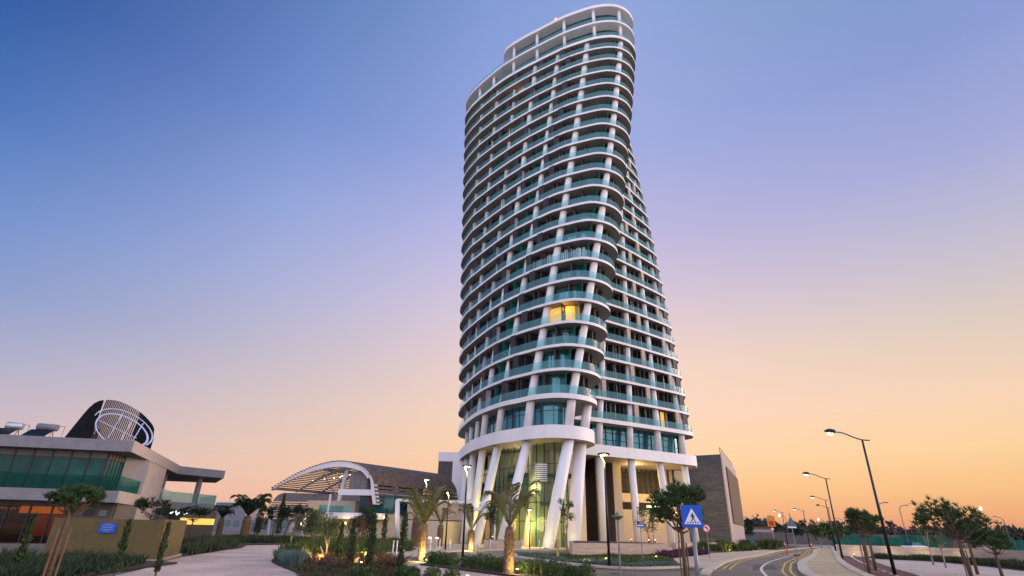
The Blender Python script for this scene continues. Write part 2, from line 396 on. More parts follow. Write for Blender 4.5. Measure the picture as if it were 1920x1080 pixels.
for n in range(1, NF):
    z0 = zf(n); z1 = zf(n+1)-(.46 if n+1 < NF else .72)
    g = inset(n, 2.3); D, ia, ib, ie = outline(n)
    go = shell(g, z0, z1, 'glazing', teal if n % 3 else darkteal, tower)
    r = inset(n, .13)
    b = MB(); k = len(r); i0 = 0
    for rg in (range(6, ib-14), range(ib-8, ie+13)):
        b = MB()
        for i in rg: b.quad((*r[i], z0+.0), (*r[i+1], z0), (*r[i+1], z0+1.12), (*r[i], z0+1.12))
        b.build('balcony_railing', rail, tower)
    mullions(g[18:ib-12], z0, z1, 1.45, 'window_frame', steel if n % 2 else frame, tower, w=.06, hz=(z1-.35,))
    # dark partition fins and louvre screens on the long curve
    s = -33.0+rnd.uniform(0, 1.5)
    while s < -9:
        if rnd.random() < .9:
            p, nr, t = front_at(n, s, 1.0+rnd.uniform(0, .5)); q = p+nr*1.2
            fb.obox(p, q, .16+rnd.uniform(0, .45), z0, z1)
        s += rnd.choice((1.2, 1.7, 2.4, 2.9, 3.4))
    for s in (-6.7+rnd.uniform(-.2, .2), -7.3+rnd.uniform(-.2, .2), -1.8+rnd.uniform(-1, 1), 2.6+rnd.uniform(-.2, .2), 5.2+rnd.uniform(-.5, .5), 7.2):
        p, nr, t = front_at(n, s, .95); q = p+nr*1.4; fb.obox(p, q, .22, z0, z1)
    for s in ([-9.4 if n % 2 else -7.8] + [-14.2-1.5*(n % 3)] + ([-20.5-1.4*(n % 3)] if n % 2 else []) + ([-27.5] if n % 4 == 1 else [])):
        p, nr, t = front_at(n, s, .28); b = MB(); b.obox(p-t*.55, p+t*.55, .14, z0, z1); b.build('louvre_screen', louvre, tower)
    for s in (1.5, -12.6, -24.0)[:3 if n % 2 else 2]:
        p, nr, t = front_at(n, s, .6); b = MB(); b.obox(p, p+nr*1.6, .04, z0, z1); b.build('glass_partition', partm, tower)
    if n == 7:
        b = MB()
        for k in range(34):
            p, nr, t = front_at(n, -9.5+k*.34, 1.5); b.obox(p-t*rnd.uniform(.04, .1), p+t*.06, .05, z0, z1-rnd.uniform(.5, .9))
        b.build('curtain', mat('pale_curtain', (.55, .58, .62), rough=.7), tower)
    # straight wing: staggered piers, dark panes
    L = 20-bshift(n); pass
    u = -4.0+((n*2.7) % 6.2)
    while u < L-1:
        if u > -3: p, nr, t = b_at(n, u, .35); sp.obox(p-t*.42, p+t*.42, .3, z0, z1)
        u += 9.5
    u = -3.0
    while u < L+.5:
        p, nr, t = b_at(n, u, 1.0); wb.obox(p, p+nr*1.3, .1+.25*(rnd.random() < .35), z0, z1)
        u += rnd.choice((.95, 1.1, 1.35, 1.9))
    mullions([tuple(b_at(n, q*.5-2, 1.4)[0]) for q in range(int((L+2)*2))], z0, z1, 1.9, 'window_frame', alu, tower, w=.06, jitter=.3)
    p, nr, t = b_at(n, L-.3, .5); b = MB(); b.obox(p-t*.5, p+t*.7, .18, z0, z1); b.build('louvre_screen', louvre, tower)
fb.finish(); wb.finish(); sp.finish()
# columns on the curved side, following the twist
for s in (-32.4, -27.0, -21.6, -16.3, -11.0, -4.7, 2.6):
    pts = []
    for n in [0.2]+list(range(1, NF+1)):
        p, nr, t = front_at(max(n, 0.2), s, 1.05 if s > -17 else 1.4); pts.append((p.x, p.y, zf(n) if n != 0.2 else 13.8))
    MBc = MB(); MBc.tube(pts, .56 if s > -9 else (.48 if s > -17 else .38), 14); MBc.build('column', white, tower, smooth=True)
for u in (1.2, 7.2, 13.2, 19.0):
    pts = []
    for n in [0.2]+list(range(1, NF+1)):
        p, nr, t = b_at(n, u*(20-bshift(n))/20, 1.0); pts.append((p.x, p.y, zf(n) if n != 0.2 else 13.8))
    MBc = MB(); MBc.tube(pts, .5, 14); MBc.build('column', white, tower, smooth=True)
# extra column behind the nose between ring and first slab
p, nr, t = front_at(.2, 7.2, 1.2); q, _, _ = front_at(1, 7.2, 1.2)
b = MB(); b.tube([(p.x, p.y, 13.8), (q.x, q.y, 17.2)], .6, 14); b.build('column', white, tower, smooth=True)
# crown: two more storeys, roof only over the nose half
b = MB(); b.prism(outline(22.2)[0], 92.9, 93.4); b.build('floor_slab', white, tower)
D, ia, ib, ie = outline(22.5)
cr = [tuple(front_at(22.5, -22.5-1.3*k, .16*k*k+.02*k**3)[0]) for k in range(7, 0, -1)]+[tuple(front_at(22.5, s, 0)[0]) for s in [x*1.0 for x in range(-22, 9)]]
lastp = Vector(cr[-1]); cr += [(lastp.x-.6, lastp.y+4), (lastp.x-6, lastp.y+12), (lastp.x-17, lastp.y+17)]
b = MB(); b.prism(cr, 97.45, 98.2); b.build('roof', white, tower)
b = MB(); b.prism([(p[0], p[1]) for p in [(x*.97+6*.03, y*.97+84*.03) for x, y in cr]], 98.2, 98.28); b.build('roof_rim', steel, tower)
ci = offset_line(cr, 2.0)
b = MB()
for i in range(len(ci)-1): b.quad((*ci[i], 93.4), (*ci[i+1], 93.4), (*ci[i+1], 97.45), (*ci[i], 97.45))
b.build('glazing', darkteal, tower)
b = MB(); g = inset(22, 2.0)
for i in range(len(g)): b.quad((*g[i-1], 89.2), (*g[i], 89.2), (*g[i], 92.9), (*g[i-1], 92.9))
b.build('glazing', darkteal, tower)
for z0, z1, ln in ((89.2, 92.9, g[18:ib-14]), (93.4, 97.45, ci[2:34])): mullions(ln, z0, z1, 2.6, 'window_frame', fin, tower, w=.22, jitter=.35, hz=(z1-.5,))
for z0 in (89.2, 93.4):
    r = inset(22.2, .15); b = MB()
    for i in range(6, ib-10): b.quad((*r[i], z0), (*r[i+1], z0), (*r[i+1], z0+1.1), (*r[i], z0+1.1))
    b.build("balcony_railing", rail, tower)
for s in (-22, -16, -9.6, -3.2, 2.6):
    p, nr, t = front_at(22.2, s, .9); b = MB(); b.tube([(p.x, p.y, 89.2), (p.x, p.y, 97.45)], .33, 12); b.build('column', white, tower, smooth=True)
for s in (-28, -33):
    p, nr, t = front_at(22, s, .9); b = MB(); b.tube([(p.x, p.y, 89.2), (p.x, p.y, 92.9)], .33, 12); b.build('column', white, tower, smooth=True)
# ring storey: thick band, recessed glazing
ring = outline(0.2)[0]
_, ia, ib, ie = outline(0.2)
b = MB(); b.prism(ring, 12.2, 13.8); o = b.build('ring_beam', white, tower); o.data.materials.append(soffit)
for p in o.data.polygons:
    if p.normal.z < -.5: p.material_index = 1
# band end running on to the grey block
P, E = bline(.2)
g = inset(.2, 2.6); shell(g, 13.8, 17.2, 'glazing', teal, tower)
mullions(g[18:ib-10], 13.8, 17.2, 1.5, 'window_frame', frame, tower, w=.07, hz=(16.1,))
mullions([tuple(b_at(.2, q*.7-1, 2.5)[0]) for q in range(30)], 13.8, 17.2, 1.35, 'window_frame', frame, tower, w=.07, hz=(16.2, 15.1))
# lobby: curved glass wall and leaning legs
g = inset(.2, 3.6); lo = g[18:ib-6]
b = MB()
for i in range(len(lo)-1): b.quad((*lo[i], 0), (*lo[i+1], 0), (*lo[i+1], 12.2), (*lo[i], 12.2))
b.build('lobby_glass', lobbyglass, tower)
mullions(lo, 0, 12.2, 1.5, 'window_frame', frame, tower, w=.08, hz=(2.9, 5.1, 7.3, 9.6))
for s, (bx, by), r in ((-32.4, (-7.6, 92), .55), (-27, (-6.9, 86), .55), (-21.6, (-5.7, 80), .55), (-16.3, (-3.9, 73.4), .52), (-11, (-3.6, 71.2), .54), (-4.7, (-.6, 68.6), .57), (2.6, (4.7, 66.5), .68)):
    p, nr, t = front_at(.2, s, 1.1)
    if s == -16.3: bx, by = p.x-1.1, p.y-.6
    b = MB(); b.tube([(bx, by, 0), (lerp(bx, p.x, .5), lerp(by, p.y, .5), 6.1), (p.x, p.y, 12.2)], [r, r*1.05, r], 20); b.build('leg', white, tower, smooth=True)
b = MB(); b.tube([(7.8, 68.8, 0), (9.3, 71.0, 12.2)], .82, 20); b.build('leg', white, tower, smooth=True)
for u, bu in ((1.2, 1.3), (7.2, 7.6), (13.2, 14.4), (18.9, 20.5)):
    p, nr, t = b_at(.2, u, 1.0); q, _, _ = b_at(.2, bu, 1.0)
    b = MB(); b.tube([(q.x, q.y, 0), (p.x, p.y, 12.2)], .55, 18); b.build('leg', white, tower, smooth=True)
# lobby interior
b = MB(); b.tube([(3, 74, 0), (4.0, 74.5, 12.2)], .9, 14); b.tube([(6, 78, 0), (6.5, 78.3, 12.2)], .7, 14); b.prism([(-3, 84), (4, 77), (11, 80), (10, 95), (-3, 98)], 0, 12.1); b.build('lobby_core', beige, tower)
b = MB(); b.box(-1.5, 9, 75, 84, 4.9, 5.2); b.box(0, 9, 75.5, 84, 8.6, 8.9); b.build('mezzanine', fin, tower)
b = MB()
for k in range(9): b.box(3.4, 4.9, 69.45, 69.55, 7.4+k*.24, 7.5+k*.24)
b.build('vent_louvre', alu, tower)
point(tower, (3, 72, 2.6), 900, (1, .74, .22), 1.0); point(tower, (-.6, 77, 2.6), 900, (1, .74, .22), 1.0); point(tower, (8.0, 74, 2.6), 700, (1, .76, .25), 1.0); point(tower, (3.5, 72.5, 6.9), 600, (1, .8, .38), .8); point(tower, (1.5, 76, 10.6), 400, (1, .85, .5), .8)
# lit apartments
def lit(n, s0, s1, e=None):
    b = MB(); k = int(abs(s1-s0)/.6)+1; z0, z1 = zf(n), zf(n+1)-.46
    ps = [tuple(front_at(n, lerp(s0, s1, i/k), 2.05)[0]) for i in range(k+1)]
    for i in range(k): b.quad((*ps[i], z0), (*ps[i+1], z0), (*ps[i+1], z1), (*ps[i], z1))
    b.build('lit_window', warmglow if e is None else e, tower)
lit(4, -4.4, 3.0); lit(20.0, -22.5, -19.3, amber); lit(20, -27.5, -26, amber); lit(2, -22.3, -20.6, amber)
p, nr, t = front_at(4, -1.2, 1.1); point(tower, (p.x, p.y, zf(5)-1.2), 110, (1, .5, .12), .3)
b = MB(); p, nr, t = b_at(1, 14.6, 1.25); b.obox(p, p+t*1.5, .05, zf(1)+.1, zf(2)-.6); b.build('lit_window', amber, tower)
# aviation light
mast = thing('warning_light', 'small red aviation light on a short mast at the tower roof edge', 'light', (7.9, 78.6, 98.28))
b = MB(); b.tube([(7.9, 78.6, 98.28), (7.9, 78.6, 99.6)], .06, 6); b.build('mast', black, mast)
b = MB(); b.tube([(7.9, 78.6, 99.6), (7.9, 78.6, 100.0)], .28, 8); b.build('lamp', redglow, mast)
m2 = thing('warning_light', 'small red aviation light low at the right end of the tower roof', 'light', (22.2, 77.5, 98.28))
b = MB(); b.tube([(22.2, 77.5, 98.28), (22.2, 77.5, 98.6)], .12, 8); b.build('lamp', redglow, m2)
# ---------------------------------------------------------------- ground, roads, paving
earth = mat('dry_earth', (.15, .115, .085), rough=.95, var=.3, scale=.15, bump=.5, bscale=3, stain=.3)
asphalt = mat('asphalt', (.20, .162, .12), rough=.85, var=.12, scale=2.2, bump=.35, bscale=60, stain=.25)
pink = mat('pink_gravel', (.68, .47, .37), rough=.9, var=.12, scale=3, bump=.5, bscale=50, stain=.22)
tan = mat('tan_paving', (.52, .39, .23), rough=.85, var=.1, scale=2, bump=.25, bscale=40, brick=(.6, .3, .006, .75), stain=.15)
court = mat('pale_paving', (.55, .43, .31), rough=.75, var=.08, scale=1.5, brick=(1.2, .6, .008, .75), stain=.15)
kerbm = mat('kerb_stone', (.50, .41, .31), rough=.85, var=.12, scale=3, bump=.2)
cyclem = mat('red_cycle_surface', (.15, .055, .045), rough=.85, var=.12, scale=2.5, bump=.3, bscale=50, stain=.2)
yellowp = mat('yellow_paint', (.62, .38, .08), rough=.7, var=.2, scale=6)
whitep = mat('white_paint', (.62, .58, .52), rough=.7, var=.18, scale=6)
grass = mat('grass', (.05, .085, .02), rough=.9, var=.4, scale=1.2, bump=.6, bscale=20)
def uvsheet(name, pts, z, m, h=0.0):
    o = sheet(name, pts, z, m, h=h); me = o.data
    ul = me.uv_layers.new(name='uv')
    for p in me.polygons:
        for li in p.loop_indices:
            co = me.vertices[me.loops[li].vertex_index].co; ul.data[li].uv = (co.x, co.y)
    return o
sheet('ground', [(-1500, -60), (1500, -60), (1500, 2500), (-1500, 2500)], 0, earth)
uvsheet('path', cat_rom([(-21.4, 47.1), (-17.8, 33), (-15.1, 25.8), (-13.6, 21.4), (-11.5, 12), (-9, 4), (0, 2), (4, 10), (1.5, 22), (-1, 27), (-4.4, 31), (-5.8, 36), (-6.2, 41), (-5.0, 47), (-3, 52), (-6, 58), (-9, 66), (-17.2, 68), (-23, 62), (-24, 54)], 4, True), .006, pink)
uvsheet('forecourt', [(-9.7, 40.6), (-6.2, 38.5), (-5.7, 42), (-5.1, 46), (-3.6, 52), (.6, 58.2), (4.6, 62.7), (14, 64.5), (18, 62), (40, 98), (26, 120), (-12, 120), (-13, 75), (-9, 60), (-8, 50)], .012, court)
sheet('plaza_band', [(-10.2, 44.5), (-6.2, 37), (-2.4, 31.2), (-4.6, 30.2), (-7.5, 37)], .012, tan)
drive = cat_rom([(-5.2, 41.5), (-5.0, 45), (-3.9, 50.7), (.6, 57.9), (4.6, 62.2), (11, 63.5), (16, 61.5), (17, 59), (13, 61), (7, 59), (2.5, 54), (.4, 47), (.9, 41), (2.3, 35), (4.2, 30.6), (6.5, 29.4), (11.2, 31.3), (9.6, 26), (9, 8), (4.5, 8), (3.5, 21), (1.2, 24.8), (-1.2, 28.3), (-3.2, 31.2), (-4.7, 35.5)], 4, True)
sheet('drive', drive, .018, asphalt)
KL = [(7.5, 20), (9.6, 28.2), (12.5, 35.2), (15.9, 42.6), (20.3, 50.8), (25.0, 58.3), (37.7, 81.3), (55, 108), (78, 142)]
KR = [(11.5, 20), (14.7, 29.8), (18.9, 38.8), (22.4, 45.6), (28.0, 55.4), (36.6, 70.8), (46.3, 89.0), (57.6, 108.0), (82, 142)]
KLs, KRs = cat_rom(KL, 5), cat_rom(KR, 5)
sheet('road', KLs+[(200, 330), (230, 330)]+list(reversed(KRs))+[(11, 2), (5, 2)], .022, asphalt)
strip('kerb', offset_line(KLs[5:], .2), .45, .022, kerbm, h=.11)
strip('kerb', offset_line(KRs, -.35), .6, .022, kerbm, h=.11)
strip('road_marking', offset_line(KRs, .35), .13, .028, yellowp); strip('road_marking', offset_line(KRs, .75), .13, .028, yellowp)
strip('road_marking', offset_line(KLs[9:], -.35), .12, .028, yellowp); strip('road_marking', offset_line(KLs[9:], -.7), .12, .028, yellowp)
strip('road_marking', cat_rom([(11.4, 26), (12.6, 29.1), (14.9, 34.9), (17.9, 41.1), (21.4, 47.6), (25.0, 53.8), (31, 64)], 5), .15, .028, whitep)
strip('road_marking', cat_rom([(29, 62), (27.5, 60.5), (30, 63.5), (40, 80)], 5), .13, .030, whitep)
WR = cat_rom([(15.5, 24), (17.2, 28.3), (20.8, 35.9), (26.7, 47.4), (34.0, 60.8), (56.3, 101.5), (78.7, 142.5)], 5)
CR = cat_rom([(18.4, 25), (22.1, 32.3), (26.2, 40.7), (33.6, 54.7), (40.4, 66.9), (58.9, 100.6), (83, 142)], 5)
uvsheet('pavement', offset_line(KRs, -.65)[2:]+list(reversed(WR)), .022, tan, h=.09)
strip('kerb', WR, .5, .02, kerbm, h=.13)
sheet('cycle_path', offset_line(WR, -.25)+list(reversed(CR)), .03, cyclem)
strip('kerb', CR, .2, .02, kerbm, h=.08)
cm = cat_rom([(18.8, 28), (21.0, 32.5), (26.9, 44.5), (36.2, 62.0), (55, 95.9)], 8)
b = MB(); L_, R__ = offset_line(cm, .06), offset_line(cm, -.06)
for i in range(len(cm)-1):
    if i > 14 or i % 2 == 0: b.quad((*R__[i], .036), (*R__[i+1], .036), (*L_[i+1], .036), (*L_[i], .036))
tag(b.build('road_marking', whitep), kind='structure')
uvsheet('plaza', CR[4:18]+[(36, 57), (38.8, 54.5), (37, 46), (34.6, 39.9), (32, 30), (27, 20)], .026, mat('pink_paving', (.56, .43, .37), rough=.85, var=.08, scale=1.5, brick=(.8, .4, .006, .8), stain=.12))
# pavement wedge by the crossing
uvsheet('pavement', [(10.2, 34.8), (11.0, 31.6), (12.4, 35.3), (15.6, 42.8), (20.0, 51), (24.7, 58.5), (37.3, 81.5), (36, 82.5), (24, 64.4), (21.1, 60.5), (19.3, 56.3), (12.6, 44.8)], .022, court, h=.10)
BF = cat_rom([(1.2, 47.5), (.7, 43), (2.2, 38.5), (4.4, 33.4), (6.8, 31.7), (10.4, 34.4)], 6)
strip('kerb', offset_line(BF, .0), .55, .02, kerbm, h=.1)
BACKK = cat_rom([(-5.2, 40.5), (-5.2, 45.2), (-4.0, 51.0), (.5, 58.2), (4.6, 62.6), (11, 64)], 6)
strip('kerb', BACKK, .35, .02, kerbm, h=.09)
strip('kerb', cat_rom([(-5.2, 40.5), (-4.8, 35), (-3.4, 31.4)], 5), .3, .02, kerbm, h=.08)
# planted ground (soil sheets)
def soilsheet(pts, z=.03): return sheet('planting_soil', pts, z, soil, h=.05)
ISL = cat_rom([(-12.3, 31.6), (-12.9, 35.5), (-12.4, 40), (-11, 44), (-9.7, 44.6), (-8.4, 41), (-7.0, 36), (-5.5, 31.5), (-4.2, 27), (-3.0, 22), (-2.4, 17), (-3.6, 14), (-6, 17.5), (-7.8, 23.0), (-10.4, 27.7)], 4, True)
soilsheet(ISL)
soilsheet([(-10.2, 44.8), (-7.8, 49.2), (-8.4, 56), (-12.5, 60), (-15, 53), (-12, 47)])
soilsheet([(-15.0, 27.6), (-14.2, 21.6), (-12.4, 14), (-30, 14), (-60, 24), (-60, 27), (-23, 26.8), (-21.3, 27.2), (-16.4, 28.0)])
soilsheet([(-18.6, 34.6), (-21.0, 47.3), (-23.5, 54), (-20, 63), (-10, 67), (-10, 72), (-36, 66), (-36, 50), (-24, 36)])
sheet('side_path', [(-60, 27), (-23, 27.2), (-22, 31), (-60, 34)], .02, mat('blue_grey_paving', (.16, .17, .20), rough=.8, var=.1))
soilsheet([(1.2, 47.5)]+BF[2:]+[(12.6, 44.8), (19.3, 56.3), (24, 64.4), (37, 83), (48, 100), (40, 98), (17.5, 61), (14.7, 53), (5.2, 46.2)], .03)
soilsheet([(36, 57), (38.8, 54.5), (37, 46), (34.6, 39.9), (32, 30), (60, 30), (60, 62), (40, 66.5)], .03)
soilsheet([(-4.4, 31.0), (-3.6, 32.2), (-1.6, 29.6), (.9, 26.3), (3.2, 23.6), (2.4, 22), (-.2, 25.2)], .03)
sheet('far_field', [(30, 150), (60, 62), (60, 50), (400, 50), (400, 240), (120, 240)], .02, mat('dusty_field', (.20, .17, .15), rough=.95, var=.2, scale=.1, bump=.4, bscale=2))
sheet('verge', [(58, 100), (84, 140), (110, 150), (80, 100)], .03, grass)
sheet('verge', [(36.5, 84), (50, 104), (70, 140), (60, 140), (46, 108)], .03, grass)

patch = mat('asphalt_patch', (.085, .072, .06), rough=.9, var=.15, scale=3)
iron = mat('cast_iron', (.05, .045, .04), rough=.6, metal=.4)
for pts in ([(13.6, 33), (15.6, 34.4), (18.2, 40.5), (16.4, 39.6)], [(22.5, 47), (24.6, 48), (25.4, 50.5), (23.0, 49.8)], [(3.6, 24.5), (6.4, 25.2), (6.2, 26.6), (3.4, 26)], [(1.6, 50), (3.4, 52), (2.6, 54), (1.0, 52)]):
    sheet('road_patch', pts, .0255, patch)
for x, y in ((16.8, 36.6), (19.6, 43.6), (5.2, 27.8), (-2.2, 41.5), (14.4, 38.5)):
    sheet('drain_cover', [(x+.32*math.cos(a*PI/8), y+.32*math.sin(a*PI/8)) for a in range(16)], .034, iron)
# ---------------------------------------------------------------- grey side block and low parts beside the tower
side = thing('side_block', 'dark grey board marked concrete block right of the tower with a pale edge', 'building', (38, 104, 0))
b = MB(); b.prism([(24, 110), (38.3, 100), (51.9, 128), (38, 140)], 0, 15.2); b.build('wall', concrete, side, uvs=True)
b = MB(); b.obox((38.35, 100), (51.95, 128), .2, 13.6, 15.5, off=-.12); b.obox((38.35, 100), (40.6, 104.6), .22, 0, 13.6, off=-.12); b.obox((40.6, 104.6), (51.95, 128), .2, 0, 3.9, off=-.12); b.build('pale_edge', warmhouse, side)
b = MB(); b.obox((40.6, 104.6), (51.9, 127.9), .5, 3.9, 13.6, off=-.2); b.build('brown_screen', mat('brown_screen', (.11, .075, .045), rough=.8, var=.2, scale=2, stretch=(1, 1, 6)), side)
b = MB()
for k in range(9):
    p = (lerp(38.6, 50, k/8), lerp(100.5, 124, k/8)); b.tube([(*p, 15.4), (*p, 16.5)], .05, 5)
b.tube([(38.6, 100.5, 16.5), (50, 124, 16.5)], .05, 5); b.build('roof_railing', steel, side)
pod = thing('podium_block', 'dark clad low block with white cap joined to the left side of the tower', 'building', (-9.5, 97, 0))
b = MB(); b.prism([(-11.9, 96), (-6, 96), (-6, 108), (-11.9, 108)], 4.8, 12.4); b.build('cladding', darkpanel, pod, uvs=True)
b = MB(); b.prism([(-12.0, 95.9), (-6, 95.9), (-6, 108.1), (-12.0, 108.1)], 12.4, 13.9); b.build('cap', white, pod)
b = MB(); b.prism([(-12.4, 90), (-8.2, 90), (-7.0, 97), (-7, 108), (-12.4, 108)], 0, 4.8); b.build('stone_wall', stone, pod, uvs=True)
b = MB(); b.prism([(-9.1, 92.5), (-7.2, 92.0), (-7.0, 96), (-8.4, 96.1)], 0, 13.0); b.build('pier', white, pod)
und = thing('service_wall', 'beige wall with wide openings set back under the right wing of the tower', 'wall', (24, 100, 0))
bw = MB(); A, B2 = (18.2, 97.5), (31.6, 101.5)
def al(t): return (lerp(A[0], B2[0], t), lerp(A[1], B2[1], t))
bw.obox(al(0), al(.06), .6, 0, 12.3); bw.obox(al(.72), al(1.0), .6, 0, 12.3); bw.obox(al(.06), al(.72), .56, 6.7, 8.1); bw.obox(al(.06), al(.72), .56, 0, 5.5)
bw.build('wall', beige, und, uvs=True)
b = MB()
for k in range(12): b.obox((lerp(19, 30, k/12), 99.2), (lerp(19, 30, k/12)+.35, 99.3), .1, 8.1, 12.2)
for k in range(5): b.obox((18.8, 99.6), (29, 102), .1, 8.6+k*.75, 8.72+k*.75)
b.build('slats', fin, und)
b = MB(); b.box(18, 36, 104, 105, 0, 12.4); b.build('back_wall', darkhouse, und)
b = MB(); b.box(24.6, 27.0, 100.6, 101.0, 6.0, 6.35); b.build('strip_light', lampglow, und)
point(und, (21, 92, 11.2), 1300, (1, .68, .25), 1.5); point(und, (27, 96, 8), 900, (1, .68, .25), 1.5); point(und, (26, 100.5, 6.4), 50, (1, .8, .4), .4)
point(und, (23, 102, 10), 60, (1, .75, .4), .5)
lw = thing('service_wing', 'dark vertical wall strip with small lit lamps between lobby glass and right wing columns', 'wall', (14, 86, 0))
b = MB(); b.prism([(13.2, 84), (14.6, 86), (14.6, 96), (12, 96)], 0, 12.2); b.build('wall', louvre, lw)
b = MB(); b.prism([(17.0, 90.5), (18.4, 91.2), (18.2, 97), (16.6, 97)], 0, 12.2); b.build('pier', beige, lw)
for z in (3.3, 6.5, 9.2):
    b = MB(); b.box(13.7, 14.2, 83.9, 84.1, z, z+.25); b.build('wall_lamp', lampglow, lw)
# planter walls
pl = thing('planter_wall', 'pinkish stone planter wall in front of the right wing columns', 'planter', (9.5, 50, 0))
b = MB(); b.prism([(5.2, 46.3), (14.7, 53.4), (13.9, 60), (6.2, 58)], 0, .97); b.build('wall', stone, pl, uvs=True)
b = MB(); b.prism([(5.5, 46.9), (14.3, 53.5), (13.6, 59.6), (6.5, 57.6)], .97, 1.0); b.build('soil', soil, pl)
p2 = thing('planter_wall', 'long pinkish stone wall running back in front of the grey concrete block', 'wall', (28, 79, 0))
b = MB(); b.obox((17.4, 61.2), (39.6, 97), .5, 0, .95); b.build('wall', stone, p2, uvs=True)
p3 = thing('planter_box', 'square pale planter box holding an olive tree before the lobby', 'planter', (-.7, 60.8, 0))
b = MB(); b.prism([(-2.2, 59), (1.5, 59.4), (1.4, 62), (-2.3, 61.6)], 0, .85); b.build('box', court, p3, uvs=True)
b = MB(); b.prism([(-2.0, 59.3), (1.3, 59.7), (1.2, 61.8), (-2.1, 61.4)], .85, .88); b.build('soil', soil, p3)
ent = thing('entrance_canopy', 'small white canopy over the lit lobby entrance between two leaning columns', 'canopy', (-1.6, 71.5, 0))
b = MB(); b.box(-4.4, -1.2, 70.8, 73.5, 3.9, 4.3); b.build('roof', white, ent)
b = MB(); b.box(-4.3, -4.1, 71, 71.2, 0, 3.9); b.box(-1.5, -1.3, 71, 71.2, 0, 3.9); b.build('post', alu, ent)

# ---------------------------------------------------------------- left house
house = thing('white_house', 'two storey flat roofed grey house with long glazed upper floor and balcony', 'house', (-42, 55, 0))
C0, L0, R0 = Vector((-31.8, 47)), Vector((-52, 42.84)), Vector((-39.6, 68))
fd = (C0-L0).normalized(); sdv = (R0-C0).normalized()
def P2(v): return (v.x, v.y)
BK = [(-46, 82), (-62, 78), (-66, 50)]
TIP, TB = Vector((-36.5, 73)), Vector((-42, 82))
b = MB(); b.prism([P2(L0), P2(C0), P2(R0), P2(TIP), P2(TB)]+BK[1:], 7.1, 8.0); b.build('roof', greyhouse, house)
b = MB(); b.prism([P2(L0), P2(C0), P2(C0+sdv*22.4), (-37.6, 75), (-44, 82)]+BK[1:], 3.12, 4.0); b.build('balcony_floor', greyhouse, house)
b = MB(); w0 = C0+sdv*6.9; w1 = C0+sdv*15.6
b.obox(w0, w1, .35, 4.0, 7.1, off=.18); b.obox(w0, w1, .35, 0, 3.12, off=.18); b.build('side_wall', warmhouse, house)
b = MB(); b.obox(C0-sdv*.01, R0, .06, 7.08, 8.02, off=-.02); b.obox(C0, R0, .06, 3.1, 4.02, off=-.02); b.build('lit_side_fascia', warmhouse, house)  # warm skins over the grey slabs paint in the light on this side
g0 = Vector((-34.1, 47.75)); g1 = Vector((-34.8, 50.9)); gl = g0-fd*18
b = MB(); b.obox(gl, g0, .06, 4.0, 6.55); b.obox(g0, g1, .06, 4.0, 6.55); b.build('window_glass', mat('green_glazing', (.004, .075, .066), rough=.1, var=.3, scale=.5, spec=.2), house)
b = MB(); b.obox(gl, g0, .08, 6.55, 7.1); b.obox(g0, g1, .08, 6.55, 7.1); b.build('upper_panel', mat('translucent_panel', (.13, .125, .115), rough=.4, var=.05), house)
b = MB()
for k in range(13):
    p = g0-fd*(k*1.38); b.obox(p-fd*.075, p+fd*.075, .16, 4.0, 7.1)
for k in range(6):
    p = g0+(g1-g0)*(k/5); b.obox(p, p+(g1-g0).normalized()*.06, .14, 4.0, 7.1)
for z in (6.5, 7.05): b.obox(gl, g0, .12, z, z+.08); b.obox(g0, g1, .12, z, z+.08)
b.build('window_frame', frame, house)
b = MB(); b.obox(g1, w0, .3, 4.0, 7.1); b.obox(w0+Vector((-4, .5)), w0, .3, 4.0, 7.1); b.build('inner_wall', greyhouse, house)
b = MB(); b.obox(L0+Vector((.1, .1)), C0+Vector((-.12, .1)), .03, 4.0, 5.15); b.obox(C0+Vector((-.12, .1)), w0+Vector((-.1, 0)), .03, 4.0, 5.15); b.build('glass_balustrade', glass('green_balustrade', (.45, .78, .72), .12, (.02, .12, .11), rough=.05), house)
b = MB(); b.obox(w1+Vector((-.1, .2)), (-39.7, 68), .03, 4.0, 5.1); b.obox((-39.7, 68), (-37.8, 74.8), .03, 4.0, 5.1); b.obox((-37.8, 74.8), (-43.5, 81.5), .03, 4.0, 5.1); b.build('terrace_balustrade', railclear, house)
b = MB(); b.tube([(-38.9, 71.9, 4.0), (-38.9, 71.9, 7.1)], .33, 12); b.build('pillar', greyhouse, house, smooth=True)
b = MB(); b.tube([(-40.2, 66.5, 4.0), (-40.2, 66.5, 7.1)], .3, 10); b.build('pillar', greyhouse, house, smooth=True)
# ground floor
q0 = C0-fd*3.4+Vector((-.3, 1.8)); b = MB()
b.obox(q0-fd*.3, q0+fd*2.6, .3, 0, 3.12); b.obox(q0+fd*2.6, w0+Vector((-.2, .3)), .3, 0, 3.12); b.obox(q0-fd*17, q0-fd*6.6, .3, 0, 3.12); b.obox(q0-fd*6.6, q0-fd*.3, .3, 2.75, 3.12); b.obox(w1, R0, .3, 0, 3.12); b.build('wall', darkhouse, house)
b = MB(); b.obox(q0-fd*6.6, q0-fd*.3, .05, 0, 2.75); b.build('ground_window', glass('brown_window', (.5, .35, .2), .35, (.03, .02, .012), rough=.08), house)
b = MB(); b.obox(q0-fd*4.6+Vector((0, .6)), q0-fd*.2+Vector((0, .6)), .06, 2.2, 2.72); b.build('lit_cornice', emis('orange_cornice', (1, .42, .06), 2.6), house)
b = MB(); b.obox(q0-fd*3.6+Vector((0, 1.2)), q0-fd*1.4+Vector((0, 1.2)), .06, .5, 2.2); b.build('lit_curtain', emis('rust_interior', (.5, .10, .015), .9), house)
b = MB()
for k in range(5):
    p = q0-fd*(.3+k*1.57); b.obox(p-fd*.05, p+fd*.05, .16, 0, 2.75)
